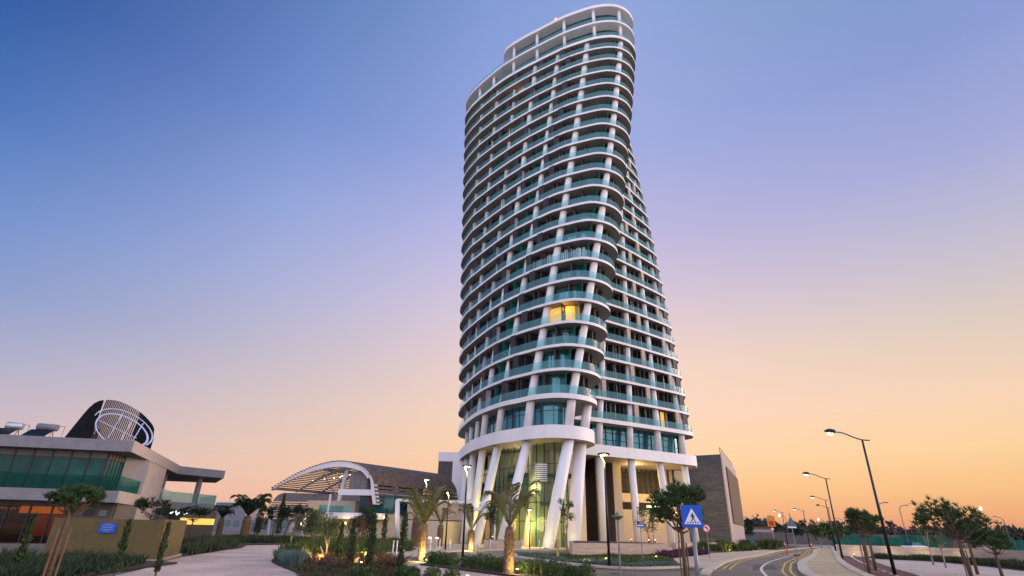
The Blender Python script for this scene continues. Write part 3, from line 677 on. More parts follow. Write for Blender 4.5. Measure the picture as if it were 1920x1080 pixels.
b.obox(q0-fd*6.6, q0-fd*.3, .14, 2.1, 2.17); b.build('window_frame', frame, house)
b = MB(); b.obox(q0+fd*.5+Vector((0, -.18)), q0+fd*1.3+Vector((0, -.18)), .06, 2.1, 2.6); b.build('small_window', frame, house)
b = MB(); b.obox(q0+fd*1.7+Vector((0, -.18)), q0+fd*2.3+Vector((0, -.18)), .06, 2.1, 2.55); b.build('small_window', darkteal, house)
b = MB(); b.prism([(-44, 71), (-38.8, 70), (-37.4, 75), (-43, 80)], 0, 3.1); b.build('terrace_base', darkhouse, house)
b = MB(); b.obox((-38.7, 69.4), (-37.2, 74.5), .08, 1.6, 2.3); b.build('lit_strip', emis('terrace_glow', (1, .62, .12), .9), house)
sg = thing('lit_sign', 'small glowing white script sign behind the pine under the terrace', 'sign', (-37.2, 66.5, 2.6))
b = MB(); b.tube(cat_rom([(-38.4, 66.5, 2.7), (-37.9, 66.5, 3.0), (-37.6, 66.5, 2.6), (-37.1, 66.5, 3.15), (-36.9, 66.5, 2.7), (-36.5, 66.5, 2.75)], 5), .07, 6); b.build('letters', whiteglow, sg)
# boilers on roof
def boiler(x, y, ln, lab, dark):
    t = thing('water_heater', lab, 'water tank', (x, y, 8.0), group='water heaters on the roof')
    z = 9.0; d = fd*ln/2
    b = MB(); b.tube([(x-d.x, y-d.y, z), (x-d.x*.93, y-d.y*.93, z), (x+d.x*.93, y+d.y*.93, z-.05), (x+d.x, y+d.y, z-.05)], [.2, .29, .29, .2], 16); b.build('tank', dark, t, smooth=True)
    b = MB()
    for k in (-.6, .6): b.tube([(x+d.x*k, y+d.y*k-.25, 8), (x+d.x*k, y+d.y*k, z-.3), (x+d.x*k, y+d.y*k+.3, 8)], .035, 5)
    b.build('stand', steel, t)
    b = MB(); b.tube([(x+d.x, y+d.y, z+.1), (x+d.x+.55, y+d.y, z+.1), (x+d.x+.5, y+d.y, 8)], .03, 5); b.build('pipe', steel, t)
    b = MB(); b.quad((x-d.x-.3, y-1.2, 8.05), (x+d.x, y-1.0, 8.05), (x+d.x, y-.1, 8.75), (x-d.x-.3, y-.3, 8.75)); b.build('solar_panel', black, t)
boiler(-42.3, 46.9, 1.25, 'grey solar water tank nearest the left edge on the house roof', alu)
boiler(-39.7, 47.2, 1.6, 'darker grey solar water tank with tilted panel nearer the funnel', mat('tank_grey', (.16,.17,.2), rough=.5))
# ship funnel
fun = thing('roof_funnel', 'black slatted ship style funnel with a white globe emblem on the house roof', 'funnel', (-44, 62, 8))
prof_top = cat_rom([(-5.9, 8.0), (-3.9, 11.0), (-2.9, 12.7), (-2.2, 13.6), (-1.2, 14.0), (.6, 13.9), (2.6, 13.1), (4.0, 12.1), (4.8, 11.1), (4.95, 10.0)], 8)
def ftop(x):
    for a, c in zip(prof_top, prof_top[1:]):
        if a[0] <= x <= c[0]: return lerp(a[1], c[1], (x-a[0])/max(1e-6, c[0]-a[0]))
    return 8.0
FX, FY = -44.0, 62.0
def fpt(x, z, side=-1, d=0): return (FX+x+(z-8)*.0, FY+side*(2.4*math.sqrt(max(0, 1-(x/6.2)**2))+d), z)
def fsolid(xa, xb, side, d=0, seg=10):
    b = MB()
    for i in range(seg):
        a, c = lerp(xa, xb, i/seg), lerp(xa, xb, (i+1)/seg)
        b.quad(fpt(a, 8, side, d), fpt(c, 8, side, d), fpt(c, ftop(c), side, d), fpt(a, ftop(a), side, d))
        b.quad(fpt(a, 8, side, d-.15), fpt(c, 8, side, d-.15), fpt(c, ftop(c), side, d-.15), fpt(a, ftop(a), side, d-.15))
    return b
shell_m = mat('black_shell', (.008, .009, .012), rough=.8, var=.2, spec=.12)
fsolid(-5.9, -1.2, -1).build('shell', shell_m, fun); fsolid(3.1, 4.95, -1).build('shell', shell_m, fun); fsolid(-5.9, -3.6, 1).build('shell', shell_m, fun)
b = MB()
x = -1.2
while x < 3.1:
    for sd_ in (-1,):
        p, q = fpt(x, 8, sd_), fpt(x+.42, ftop(x+.42), sd_)
        dx = .06
        b.quad((p[0]-dx, p[1], p[2]), (p[0]+dx, p[1], p[2]), (q[0]+dx, q[1], q[2]), (q[0]-dx, q[1], q[2]))
        b.quad((p[0]+dx, p[1], p[2]), (p[0]+dx, p[1]+.05, p[2]), (q[0]+dx, q[1]+.05, q[2]), (q[0]+dx, q[1], q[2]))
    x += .2
b.build('slats', mat('dark_red_slats', (.035, .012, .012), rough=.5), fun)
em = mat('emblem_paint', (.55, .62, .78), rough=.5)
def ering(cx, cz, rx, rz, rot, w, seg=40, a0=0, a1=360):
    b = MB(); pr = None
    for i in range(seg+1):
        t = math.radians(lerp(a0, a1, i/seg)); ps = []
        for k in (1, 1-w):
            ex, ez = rx*k*math.cos(t), rz*k*math.sin(t); xx = cx+ex*math.cos(rot)-ez*math.sin(rot); zz = cz+ex*math.sin(rot)+ez*math.cos(rot)
            ps.append(fpt(xx, zz, -1, .08))
        if pr: b.quad(pr[0], ps[0], ps[1], pr[1])
        pr = ps
    return b
ro = math.radians(-22)
ering(1.75, 10.75, 3.1, 1.5, ro, .07).build('emblem', em, fun)
ering(1.7, 11.0, 3.5, 1.75, ro, .045, a0=-15, a1=180).build('emblem', em, fun)
b = MB()
for k in (-.9, .45, 1.6):
    pts = [fpt(2.0+k*1.0+(z-10.9)*.25, z, -1, .1) for z in [10.9-k*.4-1.35+j*.3 for j in range(10)]]
    b.tube(pts, .06, 5)
b.tube([fpt(-.9+j*.5, 11.8-j*.2, -1, .1) for j in range(10)], .035, 5); b.build('emblem_bars', em, fun)
b = MB(); b.quad(fpt(-5.8, 8.05, -1, .05), fpt(-4.6, 8.05, -1, .05), fpt(-4.0, 9.6, -1, .05), fpt(-4.6, 9.6, -1, .05)); b.build('teal_patch', mat('teal_paint', (.0, .16, .24), rough=.4), fun)
# site hoarding with notice
fen = thing('hoarding', 'tan sheet hoarding with a brightly lit right end beside the pink path', 'fence', (-18, 29, 0))
hm = mat('hoarding_sheet', (.135, .10, .036), rough=.75, var=.08, scale=1.5)
b = MB(); b.obox((-21.2, 27.5), (-16.7, 28.5), .08, .12, 1.82); b.build('panel', hm, fen)
b = MB(); b.obox((-16.68, 28.55), (-18.85, 34.5), .08, .12, 1.86); b.build('panel', hm, fen)
b = MB(); b.obox((-21.2, 27.45), (-16.6, 28.45), .3, 0, .12); b.obox((-16.6, 28.5), (-18.8, 34.5), .3, 0, .12); b.build('footing', court, fen)
nb = thing('notice_board', 'small blue notice board fixed on the tan hoarding', 'sign', (-18.9, 27.85, 1.42))
b = MB(); b.obox((-19.25, 27.86), (-18.55, 28.01), .03, 1.2, 1.64); b.build('board', blue, nb)
b = MB()
for k, (u0, u1) in enumerate(((.28, .72), (.1, .9), (.2, .8), (.12, .88), (.3, .7))):
    z = 1.58-k*.075; b.obox((lerp(-19.25, -18.55, u0), lerp(27.835, 27.985, u0)), (lerp(-19.25, -18.55, u1), lerp(27.835, 27.985, u1)), .01, z, z+.022)
b.build('text_lines', mat('notice_text', (.35, .42, .6)), nb)

# ---------------------------------------------------------------- vaulted pavilion
pav = thing('vaulted_pavilion', 'pavilion with a slatted curved roof and white arch rib beside the podium', 'building', (-20, 85, 0))
ax = Vector((8.2, 11.6)).normalized()
foot, tipp = Vector((-17.9, 78)), Vector((-33.2, 80.3)); ad = (tipp-foot)
# arch profile: u along foot->tip (0..1), z
prof = cat_rom([(-.03, 4.6), (0, 6.2), (.035, 7.9), (.12, 9.25), (.24, 9.95), (.40, 10.15), (.58, 9.6), (.76, 8.5), (.90, 7.3), (1.0, 6.35)], 5)
def ap(u, s=0, dz=0, z=0): v = foot+ad*u+ax*s; return (v.x, v.y, z+dz)
def rib(s, w=.35, d=.42, name='arch_rib', m=None, uu=(0, 99)):
    b = MB(); pr = [p for p in prof]
    for i in range(len(pr)-1):
        (u0, z0), (u1, z1) = pr[i], pr[i+1]
        k0 = d*math.sin(PI*min(1, max(.12, (i+2)/len(pr)))) ; k1 = d*math.sin(PI*min(1, max(.12, (i+3)/len(pr)))); k0 = max(k0, .18); k1 = max(k1, .18)
        du = .045*max(0, (1-max(0, u0)/.16)) if u0 < .16 else 0
        A1, B1 = ap(u0, s, 0, z0), ap(u1, s, 0, z1); A2, B2_ = ap(u0+du, s, -k0 if u0 > .06 else 0, z0), ap(u1+du, s, -k1 if u0 > .06 else 0, z1)
        C1, D1, C2, D2 = ap(u0, s+w, 0, z0), ap(u1, s+w, 0, z1), ap(u0+du, s+w, -k0 if u0 > .06 else 0, z0), ap(u1+du, s+w, -k1 if u0 > .06 else 0, z1)
        b.quad(A1, B1, B2_, A2); b.quad(C1, C2, D2, D1); b.quad(A1, C1, D1, B1); b.quad(A2, B2_, D2, C2)
    return b.build(name, m or white, pav)
rib(0, .4, .75)
ribm = mat('rib_steel', (.30, .26, .24), rough=.6)
for s in (4, 8, 12, 16, 21, 26): rib(s, .25, .5, 'arch_rib', ribm)
sb = MB()
tot = 0; cum = [0]
for a, c in zip(prof, prof[1:]): cum.append(cum[-1]+math.hypot((c[0]-a[0])*15.4, c[1]-a[1]))
def parc(d):
    for i in range(len(cum)-1):
        if cum[i] <= d <= cum[i+1]:
            t = (d-cum[i])/(cum[i+1]-cum[i]); return lerp(prof[i][0], prof[i+1][0], t), lerp(prof[i][1], prof[i+1][1], t)
    return prof[-1]
d = .1
slm = mat('timber_slats', (.15, .105, .09), rough=.7, var=.3, scale=2)
while d < cum[-1]-.1:
    w = .13 if d > 7.5 else .22
    (u0, z0), (u1, z1) = parc(d), parc(min(d+w, cum[-1]-.01)); e = 27 if d < 8.5 else 9.5 + (13-(d-8.5))*.9
    if d > 8.5: e = min(27, 27-(d-8.5)*1.3)
    A1, B1, C1, D1 = ap(u0, -.25, .1, z0), ap(u0, e, .1, z0), ap(u1, e, .1, z1), ap(u1, -.25, .1, z1)
    A2, B2_, C2, D2 = ap(u0, -.25, .02, z0), ap(u0, e, .02, z0), ap(u1, e, .02, z1), ap(u1, -.25, .02, z1)
    sb.quad(A1, B1, C1, D1); sb.quad(A2, D2, C2, B2_); sb.quad(A1, D1, D2, A2); sb.quad(D1, C1, C2, D2); sb.quad(A1, A2, B2_, B1)
    d += .44 if d > 7.5 else (.28 if d > 2.2 else .5)
sb.build('roof_slats', slm, pav)
b = MB(); b.tube([ap(.99, 0, 0, 6.4), ap(.99, 20, 0, 6.4)], .16, 6); b.tube([ap(.55, .5, -.5, 9.6), ap(.55, 24, -.5, 9.6)], .14, 6); b.build('purlin', ribm, pav)
c0 = foot+ad*.52+ax*3.5
b = MB(); b.tube([(c0.x-.7, c0.y, 0), (c0.x, c0.y, 5.4), (c0.x+.4, c0.y, 9.2)], [.42, .36, .26], 12); b.build('tree_column', white, pav, smooth=True)
b = MB(); b.tube([(c0.x-.1, c0.y, 5.2), (c0.x-3.0, c0.y+.3, 8.6)], .11, 6); b.tube([(c0.x-.1, c0.y, 5.2), (c0.x+2.9, c0.y+.4, 9.4)], .11, 6); b.tube([(c0.x-.1, c0.y, 5.2), (c0.x-1.8, c0.y+4, 9.0)], .11, 6); b.build('strut', ribm, pav)
# pavilion body
bd = ad.normalized()
def bp(u, s): v = foot+bd*u+ax*s; return (v.x, v.y)
b = MB(); b.prism([bp(.5, .4), bp(5.8, .4), bp(5.8, 12), bp(.5, 12)], 5.75, 6.5); b.build('upper_slab', white, pav)
b = MB(); b.prism([bp(2.0, .7), bp(4.6, .7), bp(4.6, 12), bp(2.0, 12)], 6.5, 8.9); b.build('upper_wall', mat('grey_cladding', (.17, .16, .165), rough=.6, brick=(.9, 3, .03, .4)), pav, uvs=True)
b = MB(); b.prism([bp(-1.2, -.3), bp(7.8, -.3), bp(7.8, 12), bp(-1.2, 12)], 2.75, 3.5); b.build('lower_slab', white, pav)
b = MB(); b.prism([bp(-2, .9), bp(2.9, .9), bp(2.9, 12), bp(-2, 12)], 3.5, 5.75); b.build('window', darkteal, pav)
b = MB()
for k in range(8): p = bp(-.2+k*.42, .86); b.obox(p, (p[0]+.06, p[1]), .06, 3.5, 5.75)
b.obox(bp(2.9, .84), bp(-.3, .84), .06, 4.9, 4.96); b.build('window_frame', frame, pav)
b = MB(); b.prism([bp(1.3, .8), bp(1.7, .8), bp(1.7, 1.1), bp(1.3, 1.1)], 3.5, 5.75); b.build('red_panel', mat('dark_red_panel', (.09, .025, .018), rough=.6), pav)
b = MB(); b.obox(bp(7.7, -.2), bp(3, -.2), .03, 3.5, 4.4); b.obox(bp(7.7, -.2), bp(7.7, 8), .03, 3.5, 4.4); b.build('glass_balustrade', railclear, pav)
b = MB(); b.prism([bp(-9, 1.2), bp(5.5, 1.2), bp(5.5, 12), bp(-9, 12)], 0, 2.75); b.build('ground_wall', beige, pav, uvs=True)
b = MB(); b.prism([bp(5.2, 3), bp(12.5, 3), bp(12.5, 12), bp(5.2, 12)], 0, 5.1); b.build('yellow_wall', beige, pav)
b = MB(); b.obox(bp(8.6, 2.93), bp(6.9, 2.93), .06, 2.9, 4.4); b.build('window', frame, pav)
for u in (6.4, 9.6):
    b = MB(); p = bp(u, -.1); b.tube([(*p, 0), (*p, 5.8 if u < 7 else 2.8)], .16, 8); b.build('post', white, pav)
b = MB(); b.prism([bp(-1.2, .9), bp(-1.2, 2.2), bp(-11, 7.5), bp(-11, 6.2)], 5.1, 5.45); b.build('side_beam', white, pav)
b = MB(); b.prism([bp(-3, 2.2), bp(-9.5, 5.5), bp(-9.5, 9), bp(-3, 9)], 2.9, 5.1); b.build('side_wall', stone, pav, uvs=True)
b = MB(); p = bp(-3.6, .2); q = bp(-3.0, .2); b.tube([(*p, 0), (*q, 5.2)], .32, 10); b.build('post', white, pav, smooth=True)
b = MB(); p = bp(-10.0, 5); b.tube([(p[0]-.2, p[1], 0), (*p, 5.2)], .3, 10); b.build('post', white, pav, smooth=True)
st = thing('outdoor_stair', 'straight outdoor stair with solid dark side rising to the pavilion terrace', 'stairs', (-14, 80, 0))
sA, sB = Vector((-15.9, 79.5)), Vector((-10.9, 78.6)); sdr = (sB-sA)
b = MB()
for k in range(15):
    p = sA+sdr*(k/15); q = sA+sdr*((k+1)/15); z = 3.45-k*.23; b.obox(p, q, 1.4, z-.45, z-.05)
b.build('steps', court, st)
for off in (-.75, .75):
    b = MB(); n_ = Vector((-sdr.y, sdr.x)).normalized()*off; p, q = sA+n_, sB+n_
    b.quad((p.x, p.y, 3.0), (q.x, q.y, -.3), (q.x, q.y, .9), (p.x, p.y, 4.2)); b.quad((p.x, p.y+.06, 3.0), (p.x, p.y+.06, 4.2), (q.x, q.y+.06, .9), (q.x, q.y+.06, -.3)); b.quad((p.x, p.y, 4.2), (q.x, q.y, .9), (q.x, q.y+.06, .9), (p.x, p.y+.06, 4.2)); b.build('side_panel', warmhouse, st)
for i, (x, y, z, e) in enumerate(((-16.2, 77.0, 3.0, 60), (-21.5, 78.2, 2.2, 60), (-13.2, 79.8, 2.2, 40), (-26.5, 80, 2.3, 70), (-28.5, 81.5, 2.0, 60))):
    t = thing('wall_lamp', ['glowing wall lamp under the pavilion slab by the stair', 'glowing wall lamp on the brick pier of the pavilion', 'glowing lamp behind the outdoor stair', 'yellow lamp on the lit pavilion wall at left', 'yellow lamp at the far left end of the pavilion wall'][i], 'lamp', (x, y, z), group='lamps on the pavilion')
    b = MB(); b.tube([(x, y, z-.15), (x, y, z+.15)], .11, 8); b.build('shade', lampglow, t); point(t, (x, y-.35, z+.1), e, (1, .62, .2), .2)
b = MB()
for i, u in enumerate((.93, .88, .80, .72, .66, .6, .5, .46, .38)):
    t = thing('spot_lamp', '%s small round spotlight under the slatted vault counting from its tip' % ['first', 'second', 'third', 'fourth', 'fifth', 'sixth', 'seventh', 'eighth', 'ninth'][i], 'lamp', ap(u, 5, 0, 8.0), group='spotlights under the vault')
    z = 7.3+1.1*(1-abs(u-.5)*1.6); p = ap(u, 4.5+rnd.uniform(-1, 1), 0, z+.25); bb = MB(); bb.tube([(p[0], p[1], p[2]), (p[0], p[1], p[2]+.14)], .09, 8); bb.build('lamp', lampglow, t)
# second, lower vault behind
sv = thing('slatted_canopy', 'lower long canopy with curved timber slats behind the pavilion at left', 'canopy', (-36, 104, 0))
b = MB(); pf = [(0, 3.2), (.0, 4.6), (.5, 6.0), (1.4, 6.9), (2.6, 7.3)]
pf = cat_rom(pf, 4); x0, x1 = -42.5, -24
for i in range(len(pf)-1):
    (u0, z0), (u1, z1) = pf[i], pf[i+1]
    if z0 < 5.0 or i % 1 == 0:
        zz = lerp(z0, z1, .7 if z0 < 5.6 else 1.02); uu = lerp(u0, u1, .7 if z0 < 5.6 else 1.02)
        b.quad((x0+u0*.4, 104+u0, z0), (x1, 104+u0, z0), (x1, 104+uu, zz), (x0+uu*.4, 104+uu, zz))
for k in range(12): b.box(x0+.6, x0+9, 106.5, 106.55, 3.0+k*.22, 3.1+k*.22)
b.build('slats', slm, sv)
b = MB()
for x in (-42.3, -38, -33.5, -29): b.tube([(x, 105, 0), (x, 104.3, 4.6)], .16, 6)
b.build('post', white, sv)
hb = thing('low_building', 'pale low building with blue windows under the far slatted canopy', 'building', (-36, 108, 0))
b = MB(); b.box(-39, -26, 107, 114, 0, 4.7); b.build('wall', warmhouse, hb)
b = MB(); b.box(-37, -33.6, 106.9, 107, 3.2, 4.4); b.build('window', mat('pale_blue_glass', (.25, .3, .45), rough=.2), hb)

# ---------------------------------------------------------------- lamps
def disc_lamp(x, y, h, lab, e=120):
    t = thing('path_lamp', lab, 'lamp', (x, y, 0), group='disc headed path lamps')
    b = MB(); b.tube([(x, y, 0), (x, y, h-.75)], [.085, .05], 10); b.build('pole', black, t, smooth=True)
    b = MB(); b.tube([(x, y, h-.78), (x-.02, y, h-.5), (x-.26, y-.02, h-.02)], .035, 6); b.tube([(x+.0, y+.07, h-.78), (x+.02, y+.05, h-.5), (x-.2, y+.07, h-.02)], .035, 6); b.build('arm', mat('glowing_arm', (.6, .5, .3), emit=(1, .7, .3), estr=.45), t)  # arms emit slightly, standing in for lamplight falling on them
    b = MB(); n = 20; c = (x-.02, y)
    b.tube([(c[0], c[1], h-.03), (c[0], c[1], h+.02), (c[0], c[1], h+.07)], [.34, .38, .30], n); b.build('head', black, t, smooth=False)
    b = MB(); b.tube([(c[0], c[1], h-.05), (c[0], c[1], h-.035)], [.22, .22], n); b.build('diffuser', lampglow, t)
    point(t, (c[0], c[1], h-.15), e, (1, .78, .42), .15)
disc_lamp(-2.9, 40.3, 5.9, 'tall dark path lamp standing behind the clipped shrubs before the leftmost tower columns')
disc_lamp(5.6, 32.3, 5.9, 'tall dark path lamp closest to the viewer in the bed before the tower')
disc_lamp(-5.6, 55, 5.1, 'dark path lamp before the stone podium wall left of the tower')
disc_lamp(-7.8, 54.9, 6.1, 'dark path lamp rising behind the palm near the pavilion stair')
disc_lamp(2.5, 62, 3.9, 'short path lamp close against the lobby glass beside a thick column', 60)
disc_lamp(20.0, 68, 4.2, 'path lamp seen through the crown of the pine beside the planter wall', 60)
gl_ = thing('garden_lamp', 'slim grey lamp post with wide flat head in the bed before the planter wall', 'lamp', (4.4, 23, 0))
b = MB(); b.tube([(4.4, 23, 0), (4.4, 23, 2.25)], .04, 8); b.build('pole', steel, gl_)
b = MB(); b.tube([(4.4, 23, 2.2), (4.4, 23, 2.32), (4.4, 23, 2.36)], [.06, .25, .2], 12); b.tube([(4.4, 23, 2.36), (4.4, 23, 2.48)], [.10, .03], 10); b.build('head', mat('olive_metal', (.16, .16, .12), rough=.5), gl_)
def street_lamp(x, y, h, lab, dirx=-1, arm=2.0, lit=True, tk=1.0, grp='street lamps along the cycle path'):
    t = thing('street_lamp', lab, 'street lamp', (x, y, 0), group=grp)
    b = MB(); b.tube([(x, y, 0), (x, y, h)], [.10*tk, .055*tk], 10); b.build('pole', mat('dark_blue_pole', (.016, .024, .032), rough=.45, metal=.3), t, smooth=True)
    pts = cat_rom([(x-dirx*.45, y, h+.0), (x, y, h+.02), (x+dirx*.5, y, h+.16), (x+dirx*1.1, y-.1, h+.36), (x+dirx*arm*.8, y-.15, h+.42)], 5)
    b = MB(); b.tube(pts, .035*tk, 6); b.build('arm', black, t, smooth=True)
    hx, hy, hz = x+dirx*arm, y-.2, h+.42
    b = MB(); b.tube([(hx-dirx*.45, hy, hz), (hx-dirx*.3, hy, hz+.02), (hx, hy, hz+.03), (hx+dirx*.28, hy, hz+.03)], [.04*tk, .12*tk, .15*tk, .03*tk], 10); b.build('head', black, t, smooth=True)
    if lit:
        b = MB(); b.tube([(hx-dirx*.22, hy, hz-.11), (hx+dirx*.12, hy, hz-.11)], .07*tk, 8); b.build('lamp', lampglow, t); point(t, (hx, hy, hz-.3), 90*tk, (1, .8, .5), .15)
for i, (x, y, h, lab, lit, tk) in enumerate(((21.1, 32.5, 7.1, 'largest and nearest leaning street lamp on the cycle path kerb', True, 1), (30.9, 54.5, 7.0, 'second nearest street lamp on the cycle path kerb', True, 1), (48, 86, 7.0, 'third street lamp on the cycle path kerb', True, 1), (60.5, 108, 7.0, 'fourth and unlit looking street lamp on the cycle path kerb', False, 1.1), (66, 128, 7.2, 'single street lamp left of the cycle path row further off', True, 1.2), (66.5, 139, 7.2, 'street lamp furthest left across the road bend before the woods', True, 1.2))):
    street_lamp(x, y, h, lab, -1, 2.0, lit, tk)
def far_lamp(x, y, h, lit, lab, d=-1):
    t = thing('highway_lamp', lab, 'street lamp', (x, y, 0), group='distant highway lamps')
    b = MB(); b.tube(cat_rom([(x, y, 0), (x, y, h-2.5), (x, y, h-1.2), (x+d*.4, y, h-.4), (x+d*1.6, y, h)], 4), .09, 5); b.build('pole', steel, t)
    hx = x+d*2.1
    b = MB(); b.tube([(hx-.4, y, h), (hx+.4, y, h+.02)], .12, 6); b.build('head', steel, t)
    if lit:
        b = MB(); b.tube([(hx, y, h-.45), (hx, y, h-.1), (hx, y, h+.25)], [.12, .36, .12], 8); b.build('lamp', farglow, t)
for a in ((99, 205, 9, True, 'lit highway lamp above the orange road sign'), (118, 215, 8.3, True, 'small lit highway lamp left of the triangle sign'), (122, 210, 8.6, False, 'unlit highway lamp just left of the triangle sign'), (106, 175, 9.5, True, 'lit highway lamp peeking beside the street lamp poles'), (83, 128, 9.4, False, 'unlit curved highway lamp over the left pine pair', 1), (98, 143, 9.8, False, 'unlit curved highway lamp near the nearest street lamp pole', 1), (108, 133, 9, True, 'tall lit highway lamp right of the big open pine', 1), (127, 152, 8, True, 'second lit highway lamp above the white and green site'), (131, 152, 8, False, 'unlit highway lamp furthest right over the site')):
    far_lamp(*a)
def uplight(x, y, lab, e=18, z=0, dirn=(0, .25, 1), col=(1, .72, .28)):
    t = thing('garden_spotlight', lab, 'spotlight', (x, y, z), group='garden spotlights')
    b = MB(); b.tube([(x, y, z), (x, y, z+.14)], .02, 5); b.tube([(x, y-.05, z+.14), (x, y+.04, z+.24)], .05, 8); b.build('housing', black, t)
    b = MB(); b.tube([(x, y+.0, z+.245), (x, y+.01, z+.27)], .05, 8); b.build('lens', emis('spot_lens', (1, .8, .4), 6), t)
    point(t, (x, y, z+.36), e, col, .05)

# ---------------------------------------------------------------- plants
def leafquad(b, p, s, rn, up=0.2, asp=.45):
    d = Vector((rn.gauss(0, 1), rn.gauss(0, 1), rn.gauss(0, 1)+up)).normalized(); e = d.cross(Vector((rn.gauss(0, 1), rn.gauss(0, 1), rn.gauss(0, 1)))).normalized()
    p = Vector(p); b.quad(p-e*s*asp*.5, p+d*s*.5-e*s*asp*.2, p+d*s, p+e*s*asp*.5)
def tuft(b, p, L, n, rn, up=.9, w=.09):
    p = Vector(p)
    for _ in range(n):
        d = Vector((rn.gauss(0, 1), rn.gauss(0, 1), abs(rn.gauss(0, 1))*.8+up*.6)).normalized(); s = d.cross(Vector((rn.gauss(0, 1), rn.gauss(0, 1), .1))).normalized()*L*w
        l_ = L*rn.uniform(.7, 1.15); b.tri(p-s, p+s, p+d*l_)
def pine_tree(x, y, h, r, lab, stakes=True, m=pine, cl=9, dens=1.0, seed=1, grp='young pines on stakes', lean=0, flat=.6, cbase=None, needle=.22):
    rn = random.Random(seed); t = thing('pine_tree', lab, 'tree', (x, y, 0), group=grp)
    zb = cbase or h-r*1.25; top = []
    b = MB(); b.tube([(x, y, 0), (x+lean*.3, y, zb*.5), (x+lean*.6, y, zb), (x+lean, y, h-r*.35)], [.055+.012*h, .045+.01*h, .04+.006*h, .02], 8)
    cents = []
    for k in range(cl):
        a = 2*PI*k/cl*1.9+rn.uniform(-.4, .4); rr = r*(.25+.6*math.sqrt(rn.random())); zz = lerp(zb+.25*r, h-.15*r, rn.random()**.8*(1-.35*rr/r)+.1)
        c = Vector((x+lean+math.cos(a)*rr, y+math.sin(a)*rr, zz)); cents.append((c, r*rn.uniform(.24, .38)))
        s0 = Vector((x+lean*.6, y, lerp(zb*.8, zz-.2*r, .5))); mid = (s0+c)/2+Vector((0, 0, -.12*r)); b.tube([s0, mid, c], [.03+.004*h, .022, .01], 5)
    cents.append((Vector((x+lean, y, h-.3*r)), r*.34))
    b.build('trunk', bark, t, smooth=True)
    f = MB()
    for c, cr_ in cents:
        for _ in range(int(26*dens)):
            d = Vector((rn.gauss(0, 1), rn.gauss(0, 1), rn.gauss(0, 1)*flat+.15)).normalized()*cr_*rn.uniform(.35, 1.0); tuft(f, c+d, needle*(.7+.6*rn.random()), 13, rn)
    f.build('crown', m, t)
    if stakes:
        sb_ = MB()
        for k in range(3):
            a = k*2.1+.4; q = (x+math.cos(a)*.16, y+math.sin(a)*.16); sb_.tube([(*q, 0), (q[0], q[1], zb*.78)], .028, 6)
        sb_.build('stake', mat('stake_wood', (.17, .09, .05), rough=.9), t)
    return t
def frond(parent, base, az, L, rise, droop, m=palmleaf, rn=rnd, lw=.38):
    d = Vector((math.cos(az), math.sin(az), 0)); s = Vector((-d.y, d.x, 0)); b = MB(); pts = []
    n = 12
    for i in range(n+1):
        t = i/n; pts.append(Vector(base)+d*L*t*(1-.12*t*droop)+Vector((0, 0, rise*math.sin(t*PI*.62)*L-droop*L*.42*t*t*t)))
    b.tube(pts, [lerp(.035, .008, i/n) for i in range(n+1)], 5)
    for i in range(2, n*3):
        t = i/(n*3); k = min(int(t*n), n-1); p = pts[k]+(pts[k+1]-pts[k])*(t*n-k); tg = (pts[k+1]-pts[k]).normalized()
        ll = L*lw*math.sin(PI*min(.97, .12+t*.86))*.9
        for sg_ in (-1, 1):
            dd = (s*sg_*.75+tg*.75+Vector((0, 0, .32-.35*t+rn.uniform(-.12, .08)))).normalized(); wv = tg*L*.011
            b.quad(p-wv, p+wv, p+dd*ll*.6+wv*.8+Vector((0, 0, -.01)), p+dd*ll+Vector((0, 0, -ll*.16)))
    return b.build('frond', m, parent)
def palm(x, y, th, r, lab, fronds, L=1.8, seed=1, m=palmleaf, spread=None, grp='palms around the forecourt'):
    rn = random.Random(seed); t = thing('palm_tree', lab, 'palm', (x, y, 0), group=grp)
    b = MB(); n = 9; b.tube([(x, y, z*th/n) for z in range(n+1)], [r*(1.1, 1.15, 1.1, 1.05, 1.0, 1.0, 1.02, 1.05, .95, .5)[z] for z in range(n+1)], 14)
    rows = int(th/.115)
    for k in range(rows):
        z = th*(k+.5)/rows; nn = 9
        for j in range(nn):
            a = 2*PI*(j+(k % 2)*.5)/nn; rr = r*(1.02 if z < th*.85 else .8); p = Vector((x+math.cos(a)*rr, y+math.sin(a)*rr, z)); o_ = Vector((math.cos(a), math.sin(a), 0)); s = Vector((-o_.y, o_.x, 0))*r*.3
            b.tri(p-s-Vector((0, 0, .07)), p+s-Vector((0, 0, .07)), p+o_*r*.28+Vector((0, 0, .08)))
    b.build('trunk', palmbark, t)
    for k in range(fronds):
        a = 2*PI*k/fronds*2.4+rn.uniform(-.25, .25); lay = k/fronds
        up_ = m is palmleaf; frond(t, (x, y, th-.05), a, L*rn.uniform(.8, 1.1), lerp(1.25, .75, lay) if up_ else lerp(1.0, .5, lay), lerp(.15, .75, lay) if up_ else lerp(.2, 1.0, lay), m, rn)
    return t
def cypress(x, y, h, r, lab, seed=1, m=cyp, grp='slim cypresses'):
    rn = random.Random(seed); t = thing('cypress', lab, 'tree', (x, y, 0), group=grp)
    b = MB(); b.tube([(x, y, 0), (x, y, h*.6)], [.035, .015], 6); b.build('trunk', bark, t)
    f = MB()
    for _ in range(int(420*max(1, h*.5))):
        z = rn.uniform(.12, 1); rr = .8*r*math.sin(PI*min(1, .18+z*.82))**.6*rn.random()**.4*(1.15+.25*math.sin(z*23+seed)); a = rn.uniform(0, 2*PI)
        leafquad(f, (x+math.cos(a)*rr, y+math.sin(a)*rr, z*h), .1+.03*h, rn, 2.2, .4)
    f.build('crown', m, t)
